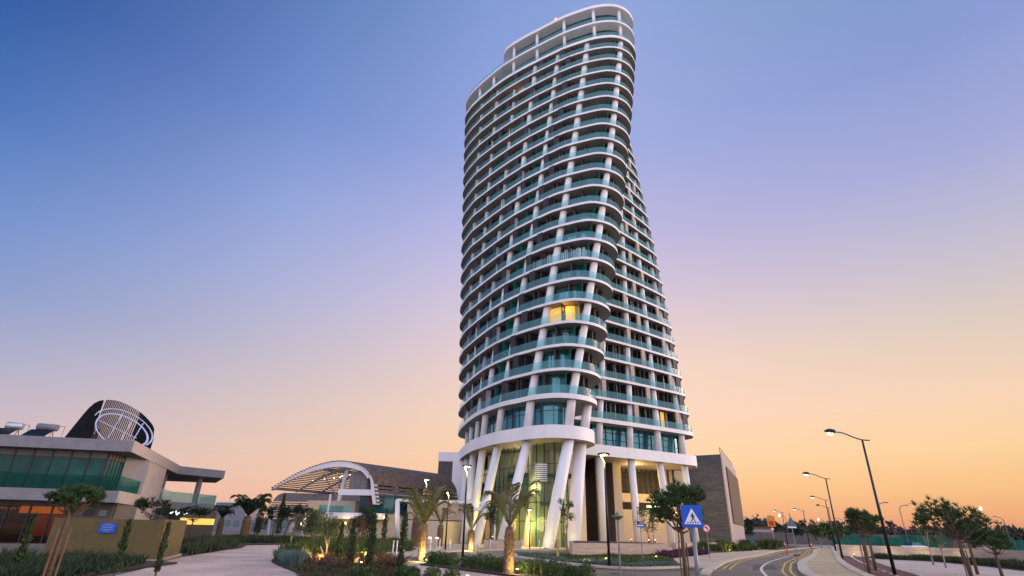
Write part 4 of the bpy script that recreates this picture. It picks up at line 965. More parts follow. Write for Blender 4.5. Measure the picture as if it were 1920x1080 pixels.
def bush(x, y, r, lab, m=boxl, seed=1, grp='clipped round shrubs', name='shrub', cat='shrub', n=420, ls=.09, hz=.9):
    rn = random.Random(seed); f = MB()
    for _ in range(n):
        d = Vector((rn.gauss(0, 1), rn.gauss(0, 1), rn.gauss(0, 1))).normalized()*r*(.55+.5*rn.random()**.5)*(1+.1*math.sin(3*x+5*y+seed))
        leafquad(f, (x+d.x, y+d.y, max(.03, r*hz+d.z*hz)), ls, rn, .4, .6)
    for i in range(6):
        a0, a1 = PI*2*i/6, PI*2*(i+1)/6; q = r*.62
        f.quad((x+math.cos(a0)*q, y+math.sin(a0)*q, .02), (x+math.cos(a1)*q, y+math.sin(a1)*q, .02), (x+math.cos(a1)*q*.8, y+math.sin(a1)*q*.8, r*1.35*hz), (x+math.cos(a0)*q*.8, y+math.sin(a0)*q*.8, r*1.35*hz))
    o = f.build(name, m); tag(o, lab, cat, grp); return o
def broad_tree(x, y, h, r, lab, seed=1, m=leaf, grp='small broadleaf trees', n=1500, ls=.11, bk=greybark, zb=.45, name='broadleaf_tree', multi=1, gap=6, z0=0):
    rn = random.Random(seed); t = thing(name, lab, 'tree', (x, y, z0), group=grp); b = MB(); cs = []
    for q in range(multi):
        a = rn.uniform(0, 6.28); ox, oy = math.cos(a)*.08*q, math.sin(a)*.08*q
        b.tube([(x+ox, y+oy, z0), (x+ox*2+.03, y+oy*2, z0+h*zb*.6), (x+ox*4, y+oy*4, z0+h*zb)], [.03+.012*h, .025+.008*h, .02+.005*h], 7)
    for k in range(gap+2):
        a = rn.uniform(0, 2*PI); rr = r*rn.uniform(.2, .75); c = Vector((x+math.cos(a)*rr, y+math.sin(a)*rr, z0+h*rn.uniform(zb+.12, .92))); cs.append((c, r*rn.uniform(.28, .45)))
        b.tube([(x, y, z0+h*zb*rn.uniform(.75, 1)), tuple((Vector((x, y, z0+h*zb))+c)/2+Vector((0, 0, .05))), tuple(c)], [.02+.003*h, .015, .008], 5)
    b.build('trunk', bk, t, smooth=True); f = MB()
    for i in range(n):
        c, cr_ = rn.choice(cs); d = Vector((rn.gauss(0, 1), rn.gauss(0, 1), rn.gauss(0, 1))).normalized()*cr_*rn.random()**.45; leafquad(f, c+d, ls*rn.uniform(.7, 1.3), rn, .2, .6)
    f.build('crown', m, t); return t
def inpoly(p, poly):
    x, y = p; c = False; n = len(poly)
    for i in range(n):
        x1, y1 = poly[i][:2]; x2, y2 = poly[i-1][:2]
        if (y1 > y) != (y2 > y) and x < (x2-x1)*(y-y1)/(y2-y1)+x1: c = not c
    return c
def cover(name, lab, poly, m, n, h, w=.03, seed=3, spread=.5, clump=0, cat='ground cover', z=.06):
    rn = random.Random(seed); f = MB(); xs = [p[0] for p in poly]; ys = [p[1] for p in poly]; k = 0; tries = 0; cl = []
    if clump: cl = [(rn.uniform(min(xs), max(xs)), rn.uniform(min(ys), max(ys)), rn.uniform(.6, 1.35)) for _ in range(clump)]
    while k < n and tries < n*8:
        tries += 1
        if cl:
            c = rn.choice(cl); p = (c[0]+rn.gauss(0, .32), c[1]+rn.gauss(0, .32)); hh = h*c[2]
        else: p = (rn.uniform(min(xs), max(xs)), rn.uniform(min(ys), max(ys))); hh = h*(.6+.8*(.5+.5*math.sin(p[0]*1.7+p[1]*.9)*math.cos(p[1]*1.3)))
        if not inpoly(p, poly): continue
        k += 1; hh *= rn.uniform(.6, 1.2); a = rn.uniform(0, 2*PI); s = Vector((math.cos(a), math.sin(a), 0))*w; lean = Vector((rn.gauss(0, 1), rn.gauss(0, 1), 0))*hh*spread*.5; p = Vector((*p, z))
        f.quad(p-s, p+s, p+s*.8+lean*.5+Vector((0, 0, hh*.6)), p+lean+Vector((0, 0, hh)))
    o = f.build(name, m); tag(o, lab, cat, kind='stuff'); return o
# trees, from near to far
pine_tree(-12.9, 17.2, 2.62, .68, 'nearest stone pine on stakes in front of the glazed house at far left', seed=5, cl=14, dens=1.2, m=pine, grp='young pines on stakes', cbase=1.95, needle=.16)
pine_tree(6.72, 22.4, 3.6, 1.08, 'dense round topped pine on brown stakes before the right wing columns', seed=11, cl=22, dens=1.25, cbase=1.85, flat=.8, needle=.2)
pine_tree(19.2, 31.6, 3.15, .85, 'pine on stakes just left of the nearest street lamp pole', seed=21, cl=12, dens=1.1, cbase=1.9, needle=.2)
pine_tree(22.6, 36.5, 3.3, 1.05, 'pine half hidden behind the nearest street lamp pole', stakes=False, seed=25, cl=12, dens=1.1, cbase=1.9, needle=.2)
pine_tree(24.3, 31.3, 3.7, 1.8, 'widest open crowned pine with bare branches on the right paving', seed=31, cl=18, dens=.75, cbase=1.7, flat=1.4, lean=-.2, needle=.26)
pine_tree(27.2, 34.5, 2.95, 1.0, 'smaller pine touching the right of the widest pine', stakes=False, seed=35, cl=8, dens=1.0, cbase=1.8)
pine_tree(26.1, 31.5, 2.35, .95, 'dark low pine nearest the right edge of the picture', seed=41, cl=9, dens=1.0, cbase=1.15, stakes=False)
pine_tree(40, 70, 3.6, 1.3, 'small pine on the pavement between road and cycle path', seed=45, cl=8, dens=.7, cbase=1.7, needle=.3)
pine_tree(-29.2, 48, 3.5, 1.5, 'dark pine in front of the house terrace with the lit sign', stakes=False, seed=51, cl=9, dens=.8, cbase=1.9, needle=.3, m=dpine, grp='dark pines by the left bed')
pine_tree(-33.2, 62, 3.4, 1.5, 'dark round pine to the right of the house', stakes=False, seed=55, cl=8, dens=.7, cbase=1.9, needle=.3, m=dpine, grp='dark pines by the left bed')
pine_tree(-25.5, 67, 4.0, 1.9, 'dark leaning pine under the white tree shaped column', stakes=False, seed=61, cl=9, dens=.8, cbase=2.0, needle=.35, m=dpine, lean=1.2, grp='dark pines by the left bed')
pine_tree(-28.5, 72, 4.0, 1.8, 'dark pine left of the leaning one before the pavilion', stakes=False, seed=65, cl=8, dens=.7, cbase=1.7, needle=.35, m=dpine, grp='dark pines by the left bed')
palm(.15, 25.8, 1.9, .21, 'thick trunked palm with sparse fronds before the lobby glass', 9, 1.65, 3)
palm(-4.9, 35, 2.0, .21, 'uplit golden palm with a full crown before the pavilion stair', 12, 1.9, 7)
palm(-3.1, 52.5, 1.75, .3, 'small uplit palm beside the leftmost leaning columns', 7, 2.2, 9)
palm(-7.4, 66, 2.2, .3, 'small dark palm against the stone podium wall', 6, 2.0, 13)
palm(-9.2, 62, 1.9, .3, 'dark palm left of the podium stone wall', 6, 1.9, 17)
palm(-9.9, 64, 2.9, .36, 'thick palm trunk lit from below beside the stair foot', 9, 1.8, 18)
palm(-28.4, 64, 2.6, .4, 'large dark feathery palm left of the far canopy', 22, 2.4, 21, dpine)
palm(-34.1, 70, 2.4, .3, 'dark palm before the white houses', 16, 1.7, 23, dpine)
for i, (x, y, h, r, lab) in enumerate(((-5.55, 24.3, 2.15, .14, 'slender cypress in the front bed, left one of the leaning pair'), (-5.3, 23.6, 1.95, .12, 'slender cypress in the front bed, right one of the leaning pair'), (-6.6, 25.4, 2.0, .16, 'darkest thick slender cypress in the middle of the front bed'), (-7.7, 27.5, 1.85, .14, 'cypress furthest left in the front bed'), (-3.95, 22.6, 1.95, .11, 'cypress standing before the golden palm'), (-10.0, 58, 3.2, .3, 'bright uplit cypress beside the planter at the stair foot'), (-14.2, 60, 3.2, .3, 'dark cypress before the brick pier of the pavilion'), (-9.1, 52, 3.0, .26, 'cypress between the stair and the podium stone wall'), (-11.6, 56, 3.4, .28, 'cypress under the pavilion stair'), (-14.6, 18.1, 1.8, .12, 'thin cypress leaning beside the nearest stone pine'), (-12.4, 19.3, 1.7, .13, 'thin cypress covering the left side of the notice board'), (-11.5, 20.0, 1.7, .11, 'thin cypress to the right of the notice board'), (-33, 78, 5.2, .5, 'pointed cypress left of the far slatted canopy'), (-31, 80, 5.6, .45, 'pointed cypress in front of the far slatted canopy'))):
    cypress(x, y, h, r, lab, seed=i+3)
broad_tree(-8.9, 29.6, 2.35, .95, 'pale stemmed small tree glowing in the middle of the front bed', seed=3, n=1500, ls=.10, multi=2, zb=.35)
broad_tree(-12.2, 33.6, 2.2, .6, 'thin bare stemmed tree at the left tip of the front bed', seed=5, n=500, ls=.09, zb=.55)
broad_tree(-13.6, 42, 3.3, 1.6, 'dense dark tree behind the front bed', seed=7, n=2300, ls=.14, m=leaf, zb=.3, multi=2)
broad_tree(-10.2, 40, 2.5, 1.0, 'dark reddish tree right of the glowing small tree', seed=8, n=1300, ls=.11, m=redgc, zb=.3)
broad_tree(-11.2, 47, 3.4, 1.6, 'dense dark olive tree before the pavilion slab', seed=9, n=2000, ls=.15, m=dpine, zb=.3)
broad_tree(-1.6, 60.4, 3.4, 1.2, 'olive tree with twisted lit trunk in the square planter', seed=13, n=1700, ls=.13, m=dpine, zb=.35, z0=.85, bk=bark)
broad_tree(6.4, 62, 5.2, 1.0, 'narrow leafy tree between the two thickest columns', seed=15, n=900, ls=.16, m=leaf, zb=.45)
broad_tree(13.2, 54.6, 3.2, 1.3, 'spreading small tree in the stone planter, left one', seed=17, n=800, ls=.17, m=leaf, zb=.3, z0=.97, multi=3)
broad_tree(14.3, 57, 3.5, .8, 'slim small tree in the stone planter, right one', seed=19, n=500, ls=.16, m=leaf, zb=.35, z0=.97)
broad_tree(31, 42, 2.6, .7, 'thin young tree on the right paving behind the widest pine', seed=23, n=350, ls=.12, m=leaf, zb=.5)
broad_tree(33.4, 46.5, 3.0, .8, 'thin young tree left of the widest pine', seed=24, n=400, ls=.12, m=leaf, zb=.5)
for i, (x, y) in enumerate(((74, 150), (88, 190), (58, 140), (66, 118), (60, 112), (70, 125))):
    broad_tree(x, y, 5.5, 2.2, '%s roadside tree in the distance beyond the road bend' % ['dark round', 'furthest dark', 'left dark', 'bright yellow green', 'lowest bright green', 'middle bright green'][i], seed=40+i, n=500, ls=.5, m=dpine if i < 3 else boxl, zb=.3, grp='distant roadside trees')
for i, (a, yy, h) in enumerate(((.765, 150, 11),)):
    pine_tree(a*yy+.5, yy, h, 2.2, 'tall narrow conifer at the right edge above the green fence', stakes=False, seed=71, cl=14, dens=.5, cbase=2, needle=.9, m=dpine, flat=1.2, grp='conifers far off')
# clipped shrub row
row = cat_rom([(-3.95, 31.6), (-3.0, 30.6), (-1.9, 29.3), (-.8, 28.0), (.3, 26.7), (1.3, 25.6), (2.3, 24.5), (3.2, 23.5)], 3)
ordn = ['first', 'second', 'third', 'fourth', 'fifth', 'sixth', 'seventh', 'eighth', 'ninth', 'tenth', 'eleventh', 'twelfth', 'thirteenth', 'fourteenth', 'fifteenth', 'sixteenth', 'seventeenth', 'eighteenth', 'nineteenth', 'twentieth', 'twenty first', 'twenty second']
for i, p in enumerate(row[:22]):
    if i == 5: continue
    bush(p[0]+rnd.uniform(-.08, .08), p[1]+rnd.uniform(-.15, .15), rnd.uniform(.27, .4), '%s clipped round shrub from the left in the row along the drive' % ordn[i], m=boxl if i % 4 != 3 else gc, seed=i+1)
for i, (x, y) in enumerate(((-3.6, 21.2), (-3.2, 20.9), (-5.0, 20.4), (-4.5, 20.2), (-2.5, 20.8), (-1.8, 20.6))):
    bush(x, y, .3, '%s low shrub from the left at the bottom edge below the golden palm' % ordn[i], seed=60+i, grp='low shrubs at the bottom edge')
# ground covers
cover('grass_bed', 'tall ornamental grasses filling the front bed', [(-12.6, 33), (-12.4, 40), (-11, 44), (-9.7, 44.6), (-8.0, 40), (-7.2, 35), (-8.5, 31), (-10.5, 31)], gc, 7000, .8, .02, 3)
cover('lavender_bed', 'grey green lavender at the left end of the front bed', [(-12.2, 31.6), (-12.8, 35), (-11.6, 34.5), (-9.8, 29.5), (-8.8, 26), (-9.3, 26.4), (-10.4, 27.9)], lav, 4500, .6, .02, 4, clump=24)
cover('rusty_cover', 'reddish brown low plants in the front bed', [(-10.0, 30.5), (-7.4, 34), (-5.6, 30), (-4.6, 26.5), (-6.4, 25), (-8.4, 26)], redgc, 5000, .4, .025, 5, spread=1.2, clump=30)
cover('low_cover', 'dark green low plants along the front of the bed', [(-9.8, 27.6), (-7.8, 23.2), (-6, 17.8), (-3.4, 15), (-2.6, 18), (-3.2, 22), (-4.4, 26.8), (-6.5, 25.4), (-8.2, 27)], mat('olive_cover', (.035, .04, .016), rough=.8, var=.4, scale=2, col2=(.09, .07, .03)), 9000, .2, .022, 6, spread=1.3)
cover('mixed_bed', 'mixed plants in the bed beyond the front paving', [(-10.2, 45), (-8.0, 49.2), (-8.6, 55.5), (-12.5, 59.4), (-15, 53), (-12, 47)], gc, 6000, .6, .035, 7)
cover('hedge_planting', 'dark planting right of the hoarding along the pink path', [(-21.4, 47.5), (-18.9, 38), (-18.4, 35.4), (-19.2, 35), (-24, 48), (-26, 58), (-20, 64), (-11, 66.5), (-11, 69), (-30, 67), (-29, 52)], mat('dark_hedge', (.02, .035, .012), rough=.8, var=.4, col2=(.05,.06,.02)), 15000, .55, .05, 8)  # hedge leaves in a darker green
cover('dark_planting', 'dark low planting at the bottom left under the stone pine', [(-13.0, 16), (-14.2, 21.8), (-15.4, 25.6), (-16.4, 27.6), (-23, 26.6), (-30, 24), (-22, 16)], mat('dark_plants', (.012, .03, .012), rough=.8, var=.4, col2=(.03, .055, .02)), 9000, .4, .03, 9, spread=1)  # low plants in a very dark green
cover('bed_planting', 'green and yellow plants before the planter wall', [(1.4, 47.3), (1.6, 43), (3.2, 38.6), (5.2, 35), (7.2, 33.6), (10.0, 35.2), (12.3, 44.6), (14.6, 52.6), (9.6, 49.4), (5.2, 46), (3, 47)], gc, 9000, .17, .03, 10, spread=.9)
cover('silver_planting', 'silvery creeping plants along the bed kerb', [(1.1, 46), (.95, 43), (2.4, 38.6), (4.6, 33.7), (6.9, 32.0), (10.2, 34.3), (9.8, 35.3), (7.2, 33.8), (5.2, 35.2), (3.3, 38.8), (1.9, 43)], lav, 5000, .22, .03, 11, spread=1.6)
cover('purple_planting', 'dark purple plants sloping beside the pale pavement', [(12.6, 45), (19.1, 56.2), (20.6, 60), (17.4, 60.6), (14.8, 53), (12.2, 47.5)], purple, 7000, .42, .04, 12, spread=.9)
cover('hedge_grass', 'clumps of grass in front of the long stone wall by the road', [(17.8, 61.2), (21.3, 61), (24.2, 64.8), (37, 83.5), (47, 100), (41.5, 100)], gc, 9000, 1.0, .06, 13, spread=.5, clump=70)
cover('right_hedge', 'dark hedge behind the right paving below the retaining wall', [(36.2, 57.2), (39.2, 55), (37.4, 46), (35, 39.9), (33, 32), (36.5, 32), (39, 40), (41.5, 47), (43, 56), (37.5, 60.5)], mat('dark_hedge', (.02, .035, .012), rough=.8, var=.4, col2=(.05,.06,.02)), 15000, .38, .045, 14)
cover('island_planting', 'low planting on the traffic island at the road bend', [(44, 98), (52, 112), (60, 128), (66, 140), (58, 128), (50, 116)], gc, 3500, .8, .12, 15)
cover('verge_grass', 'sunlit grass beyond the cycle path', [(60, 104), (84, 140), (104, 150), (82, 104)], boxl, 5000, .5, .12, 16)
rw = thing('retaining_wall', 'low pale retaining wall lit in patches behind the right hedge', 'wall', (45, 60, 0))
b = MB(); wl = cat_rom([(37, 66), (40.5, 62), (43.6, 56.5), (42.3, 47.5), (40, 40), (38, 33)], 4)
for i in range(len(wl)-1): b.obox(wl[i], wl[i+1], .3, 0, 1.15)
b.build('wall', pale_stone, rw, uvs=True)
gf = thing('site_fence', 'long green mesh site fence across the dusty lot at right', 'fence', (105, 145, 0))
b = MB()
for i in range(18):
    p, q = (83+i*3.4, 150-i*1.5), (83+(i+1)*3.4, 150-(i+1)*1.5)
    if i == 8: b.build('mesh', mat('green_mesh', (.01, .13, .085), rough=.8, var=.25, scale=.6), gf); b = MB()
    if i in (7, 8): continue
    b.obox(p, q, .08, .1, 2.7+.35*math.sin(i*1.7))
b.build('mesh', mat('green_mesh', (.01, .13, .085), rough=.8, var=.25, scale=.6), gf)
b = MB()
for i in range(19): p = (83+i*3.4, 149.8-i*1.5); b.tube([(*p, 0), (*p, 3.1)], .05, 5)
b.build('post', steel, gf)
rock = thing('rubble_heap', 'pale rubble heap standing in the gap of the green fence', 'rubble', (94, 122, 0))
b = MB(); rn = random.Random(4)
for i in range(40):
    a = rn.uniform(0, 6.28); r_ = rn.random()*4; p = (94+math.cos(a)*r_, 122+math.sin(a)*r_*.5); hh = (4.3-r_)*.6; b.tube([(p[0], p[1], 0), (p[0]+.2, p[1], hh)], [1.0, .3], 6)
b.build('heap', earth, rock)
# far tree line
tl = MB(); rn = random.Random(9)
def blobtree(x, y, h, w):
    tl.tube([(x, y, 0), (x, y, h*.5)], .5, 5)
    for _ in range(26):
        d = Vector((rn.gauss(0, 1), rn.gauss(0, 1), rn.gauss(0, 1))).normalized()*rn.random()**.4; c = Vector((x+d.x*w, y+d.y*w, h*.55+d.z*h*.45)); leafquad(tl, c, 3.2, rn, .2, .9)
        leafquad(tl, c, 3.2, rn, .2, .9)
for i in range(330):
    a = lerp(.36, 1.05, i/330)+rn.uniform(-.003, .003); yy = rn.uniform(390, 470); blobtree(a*yy, yy, rn.uniform(7.5, 11.5)+(4 if rn.random() < .05 else 0)+3.5*math.exp(-((a-.44)/.035)**2), rn.uniform(4, 7))
for i in range(120):
    a = lerp(-1.1, -.30, i/120); yy = rn.uniform(260, 330); blobtree(a*yy, yy, rn.uniform(3, 6), rn.uniform(3, 5))
for i in range(60):
    a = lerp(-.05, .42, i/60); yy = rn.uniform(390, 470); blobtree(a*yy, yy, rn.uniform(7, 10), rn.uniform(4, 7))
tag(tl.build('far_woods', mat('hazed_foliage', (.07, .062, .05), rough=.9, var=.3, scale=.05)), 'low dark line of far trees along the horizon', 'woods', kind='stuff')  # leaf colour greyed to carry distance haze
def hill(name, x0, x1, y, h, m, seed):
    rn = random.Random(seed); b = MB(); n = 60; pr = []
    for i in range(n+1):
        x = lerp(x0, x1, i/n); z = h*(.6+.4*math.sin(i*.31+seed)*math.cos(i*.13))*math.sin(PI*min(1, max(.0, i/n)))**.4; pr.append((x, z))
    for i in range(n):
        for (ya, fa), (yb, fb) in (((y, 0), (y+60, 1)), ((y+60, 1), (y+160, 0))):
            b.quad((pr[i][0], ya, pr[i][1]*fa-.2), (pr[i+1][0], ya, pr[i+1][1]*fa-.2), (pr[i+1][0], yb, pr[i+1][1]*fb-.2), (pr[i][0], yb, pr[i][1]*fb-.2))
    tag(b.build(name, m, smooth=True), kind='structure')
hillm = mat('hazed_scrub', (.10, .085, .075), rough=.95, var=.3, scale=.03)  # greyish brown with distance haze mixed into the colour
hill('hills', 120, 900, 520, 12, hillm, 2); hill('hills', -900, -120, 420, 4, hillm, 5)
# white houses far left
for i, (x, y, w, h, z2, lab) in enumerate(((-92, 165, 14, 5.6, 0, 'white flat roofed house furthest left beyond the palms'), (-80, 168, 9, 7.4, 1, 'taller white house right of the other far white house'), (-68, 175, 7, 3.5, 0, 'small pale far house between the cypresses'))):
    t = thing('far_house', lab, 'house', (x, y, 0), group='white houses far left')
    b = MB(); b.box(x-w/2, x+w/2, y, y+9, 0, h); b.build('wall', mat('far_white', (.22, .22, .25)), t)
    b = MB(); b.box(x-w/2-.3, x+w/2+.3, y-.4, y+9.4, h, h+.4); b.build('roof', white, t)
    for k in range(3): b = MB(); b.box(x-w*.35+k*w*.27, x-w*.35+k*w*.27+1.6, y-.05, y, 1.2, 2.8); b.build('window', darkteal, t)
hc = thing('road_house', 'low pale roadside house with small windows before the far woods', 'house', (88, 210, 0))
b = MB(); b.box(84, 98, 210, 218, 0, 4.6); b.build('wall', warmhouse, hc)
b = MB(); b.prism([(83.5, 209.5), (98.5, 209.5), (98.5, 218.5), (83.5, 218.5)], 4.6, 5.1); b.build('roof', mat('roof_tile', (.16, .07, .05), rough=.8), hc)
b = MB(); b.box(86, 87.6, 209.9, 210, 1.5, 3); b.build('window', frame, hc)
b = MB(); b.box(91, 92.6, 209.9, 210, 1.5, 3); b.build('window', frame, hc)
bwall = thing('boundary_wall', 'long grey boundary wall across the end of the road', 'wall', (90, 175, 0))
b = MB(); b.obox((62, 186), (128, 176), .4, 0, 3.2); b.build('wall', darkhouse, bwall)

# ---------------------------------------------------------------- signs
def disc(b, c, r0, r1, seg=28, y=0, a0=0, a1=360):
    for i in range(seg):
        p, q = math.radians(lerp(a0, a1, i/seg)), math.radians(lerp(a0, a1, (i+1)/seg))
        b.quad((c[0]+r0*math.cos(p), c[1]+y, c[2]+r0*math.sin(p)), (c[0]+r0*math.cos(q), c[1]+y, c[2]+r0*math.sin(q)), (c[0]+r1*math.cos(q), c[1]+y, c[2]+r1*math.sin(q)), (c[0]+r1*math.cos(p), c[1]+y, c[2]+r1*math.sin(p)))
def poly(b, c, pts, y, s=1):
    i = len(b.v); b.v += [(c[0]+p[0]*s, c[1]+y, c[2]+p[1]*s) for p in pts]; b.f.append(tuple(range(i, i+len(pts))))
cs = thing('crossing_sign', 'large square blue pedestrian crossing sign on a grey pole', 'road sign', (5.1, 15.9, 0))
cx, cy, cz = 5.1, 15.9, 2.185
b = MB(); b.tube([(cx, cy+.05, 0), (cx, cy+.05, 1.9)], .055, 14); b.build('pole', steel, cs, smooth=True)
b = MB(); b.box(cx-.285, cx+.285, cy-.008, cy+.012, cz-.285, cz+.285); b.build('board', blue, cs, bevel=.004)
b = MB(); poly(b, (cx, cy, cz), [(-.235, -.20), (.235, -.20), (.015, .185), (-.015, .185)], -.012); b.build('triangle', signwhite, cs)
b = MB(); c0_ = (cx+.01, cy, cz)
disc(b, (c0_[0]+.0, cy, cz+.062), 0, .02, 12, -.018)
for pts in ([(-.03, .04), (.02, .042), (.028, -.045), (-.018, -.05)], [(.012, .04), (.022, .026), (.07, -.02), (.058, -.03), (.01, .012)], [(-.03, .038), (-.012, .03), (-.035, -.02), (-.052, -.008), (-.05, -.01)], [(-.018, -.045), (.006, -.045), (-.022, -.115), (-.052, -.145), (-.065, -.138), (-.038, -.105)], [(.004, -.045), (.028, -.045), (.05, -.1), (.078, -.135), (.064, -.146), (.03, -.11)]): poly(b, c0_, pts, -.018)
for k in range(5): x = -.155+k*.07; poly(b, (cx, cy, cz), [(x, -.175), (x+.042, -.175), (x+.036+.004*k-.01, -.145), (x+.008+.004*k-.01, -.145)], -.018)
b.build('walking_figure', signblack, cs)
def round_sign(x, y, z, r, lab, arrow=True):
    t = thing('no_turn_sign', lab, 'road sign', (x, y, 0)); b = MB(); b.tube([(x, y+.06, 0), (x, y+.06, z+r*.5)], .035, 8); b.build('pole', steel, t)
    b = MB(); disc(b, (x, y, z), 0, r*.8, 28, -.005); b.build('disc', signwhite, t)
    b = MB(); disc(b, (x, y, z), r*.76, r, 28, -.012); poly(b, (x, y, z), [(-r*.6, r*.48), (-r*.48, r*.6), (r*.6, -r*.48), (r*.48, -r*.6)], -.02); b.build('red_ring', signred, t)
    b = MB()
    if arrow:
        poly(b, (x, y, z), [(.1*r, -.5*r), (.3*r, -.5*r), (.3*r, .12*r), (.12*r, .3*r), (-.1*r, .34*r), (-.1*r, .12*r), (.04*r, .1*r), (.1*r, 0)], -.016); poly(b, (x, y, z), [(-.1*r, .5*r), (-.5*r, .22*r), (-.1*r, -.04*r)], -.016)
    else: disc(b, (x-.1*r, y, z), .12*r, .25*r, 14, -.016); disc(b, (x+.25*r, y, z), .12*r, .25*r, 14, -.016)
    b.build('symbol', signblack, t); b = MB(); disc(b, (x, y, z), 0, r, 28, .01); b.build('back', steel, t); return t
round_sign(15.9, 46.3, 2.25, .31, 'round no left turn sign with red ring at the end of the pavement')
ow = thing('one_way_sign', 'small blue sign with white arrow on a thin pole before the planter wall', 'road sign', (8.8, 38.2, 0))
b = MB(); b.tube([(8.8, 38.25, 0), (8.8, 38.25, 2.2)], .03, 8); b.build('pole', steel, ow)
b = MB(); b.box(8.55, 9.05, 38.19, 38.21, 2.12, 2.34); b.build('board', blue, ow)
b = MB(); poly(b, (8.8, 38.18, 2.23), [(-.2, -.03), (.2, -.03), (.2, .03), (-.2, .03)], 0); poly(b, (8.8, 38.18, 2.23), [(-.22, 0), (-.12, .065), (-.12, -.065)], -.004); b.build('arrow', signwhite, ow)
os_ = thing('works_sign', 'orange yellow road works board with a round sign below at the road bend', 'road sign', (45.6, 100, 0))
x, y = 45.2, 99
b = MB(); b.tube([(x, y+.1, 0), (x, y+.1, 5.2)], .06, 6); b.build('pole', steel, os_)
b = MB(); b.box(x-.65, x+.65, y-.02, y+.02, 3.4, 5.1); b.build('board', signyellow, os_)
b = MB(); b.box(x-.45, x+.45, y-.05, y-.03, 3.55, 4.25); disc(b, (x, y, 4.62), .14, .26, 20, -.05); b.build('red_text', signred, os_)
b = MB(); disc(b, (x, y, 4.62), 0, .14, 16, -.05); b.build('white_disc', signwhite, os_)
b = MB(); disc(b, (x, y, 3.0), 0, .3, 20, -.03); b.build('round_board', signwhite, os_)
b = MB(); disc(b, (x, y, 3.0), .22, .32, 20, -.04); b.build('ring', signred, os_)
tr = thing('warning_sign', 'grey triangular back of a warning sign with a plate below over the kerb', 'road sign', (22.3, 43.6, 0))
x, y = 21.6, 44
b = MB(); b.tube([(x, y, 0), (x, y, 3.4)], .035, 8); b.build('pole', steel, tr)
b = MB(); poly(b, (x, y-.04, 2.55), [(-.38, 0), (.38, 0), (0, .66)], 0); poly(b, (x, y-.02, 2.55), [(-.38, 0), (0, .66), (.38, 0)], 0); b.build('triangle', mat('sign_back', (.13, .16, .15), rough=.5), tr)
b = MB(); b.box(x-.33, x+.33, y-.05, y-.03, 2.38, 2.5); b.build('plate', signwhite, tr)
sm = thing('speed_sign', 'pair of small round signs at the beige wall under the right wing', 'road sign', (27, 95, 0))
for q in (0, 1.4):
    b = MB(); b.tube([(26.2+q, 88, 0), (26.2+q, 88, 3.2)], .04, 6); b.build('pole', steel, sm)
    b = MB(); disc(b, (26.2+q, 87.9, 3.0), 0, .42, 20); b.build('disc', signred if q == 0 else signblack, sm)
    b = MB(); disc(b, (26.2+q, 87.85, 3.0), 0, .28, 20); b.build('face', signwhite if q == 0 else steel, sm)
# bollards on the forecourt edge
bl = cat_rom([(-6.6, 49.5), (-5.6, 52.3), (-3.8, 55.2), (-1.2, 58.0), (2.0, 60.6), (5.4, 62.9)], 2)
for i, p in enumerate(bl):
    t = MB(); t.tube([(p[0]-.35, p[1]+.9, 0), (p[0]-.35, p[1]+.9, .92), (p[0]-.35, p[1]+.9, .95)], [.055, .055, .03], 10); tag(t.build('bollard', alu), '%s steel bollard from the left along the forecourt kerb' % ordn[i], 'bollard', 'steel bollards along the forecourt kerb')
for i in range(4):
    t = MB(); x = -7.6+.12*i; y = 40+i*.75; t.tube([(x, y, 0), (x, y, .95)], .05, 10); tag(t.build('bollard', alu), '%s steel bollard beside the golden palm, counted from the nearest' % ordn[i], 'bollard', 'steel bollards beside the golden palm')
for i, (x, y) in enumerate(((-7.0, 54.2), (-6.3, 54.0))):
    t = thing('lit_bollard', ['left', 'right'][i]+' glowing low bollard behind the steel bollards', 'bollard lamp', (x, y, 0), group='glowing low bollards')
    b = MB(); b.tube([(x, y, 0), (x, y, .95)], .05, 8); b.build('post', alu, t); b = MB(); b.tube([(x, y, .95), (x, y, 1.05)], .14, 10); b.build('lamp', lampglow, t); point(t, (x, y, 1.2), 8)
wp = MB(); wp.box(3.35, 3.5, 38.9, 39.05, 0, 1.25); tag(wp.build('timber_post', mat('timber', (.42, .27, .10), rough=.7)), 'short lit timber post standing in the bed before the thick column', 'post')
# posts and cones on the road
for i, (x, y, h) in enumerate(((40, 98, 1.1), (42.5, 100, 1.0), (48.5, 108, 1.1), (52, 110, 1.1), (58, 112, 1.1))):
    t = thing('marker_post', '%s red marker post from the left across the far lane' % ordn[i], 'marker post', (x, y, 0), group='red marker posts')
    b = MB(); b.tube([(x, y, 0), (x, y, h)], [.16, .07], 8); b.build('post', signred, t); b = MB(); b.tube([(x, y, h*.5), (x, y, h*.72)], .135, 8); b.build('band', signwhite, t)
t = thing('marker_post', 'lone red marker post in the middle of the road beside a fallen base', 'marker post', (28.5, 60, 0))
b = MB(); b.tube([(28.5, 60, 0), (28.5, 60, .75)], [.09, .05], 8); b.build('post', signred, t); b = MB(); b.tube([(29.6, 60.3, 0.02), (29.6, 60.3, .16)], .28, 8); b.build('base', black, t)
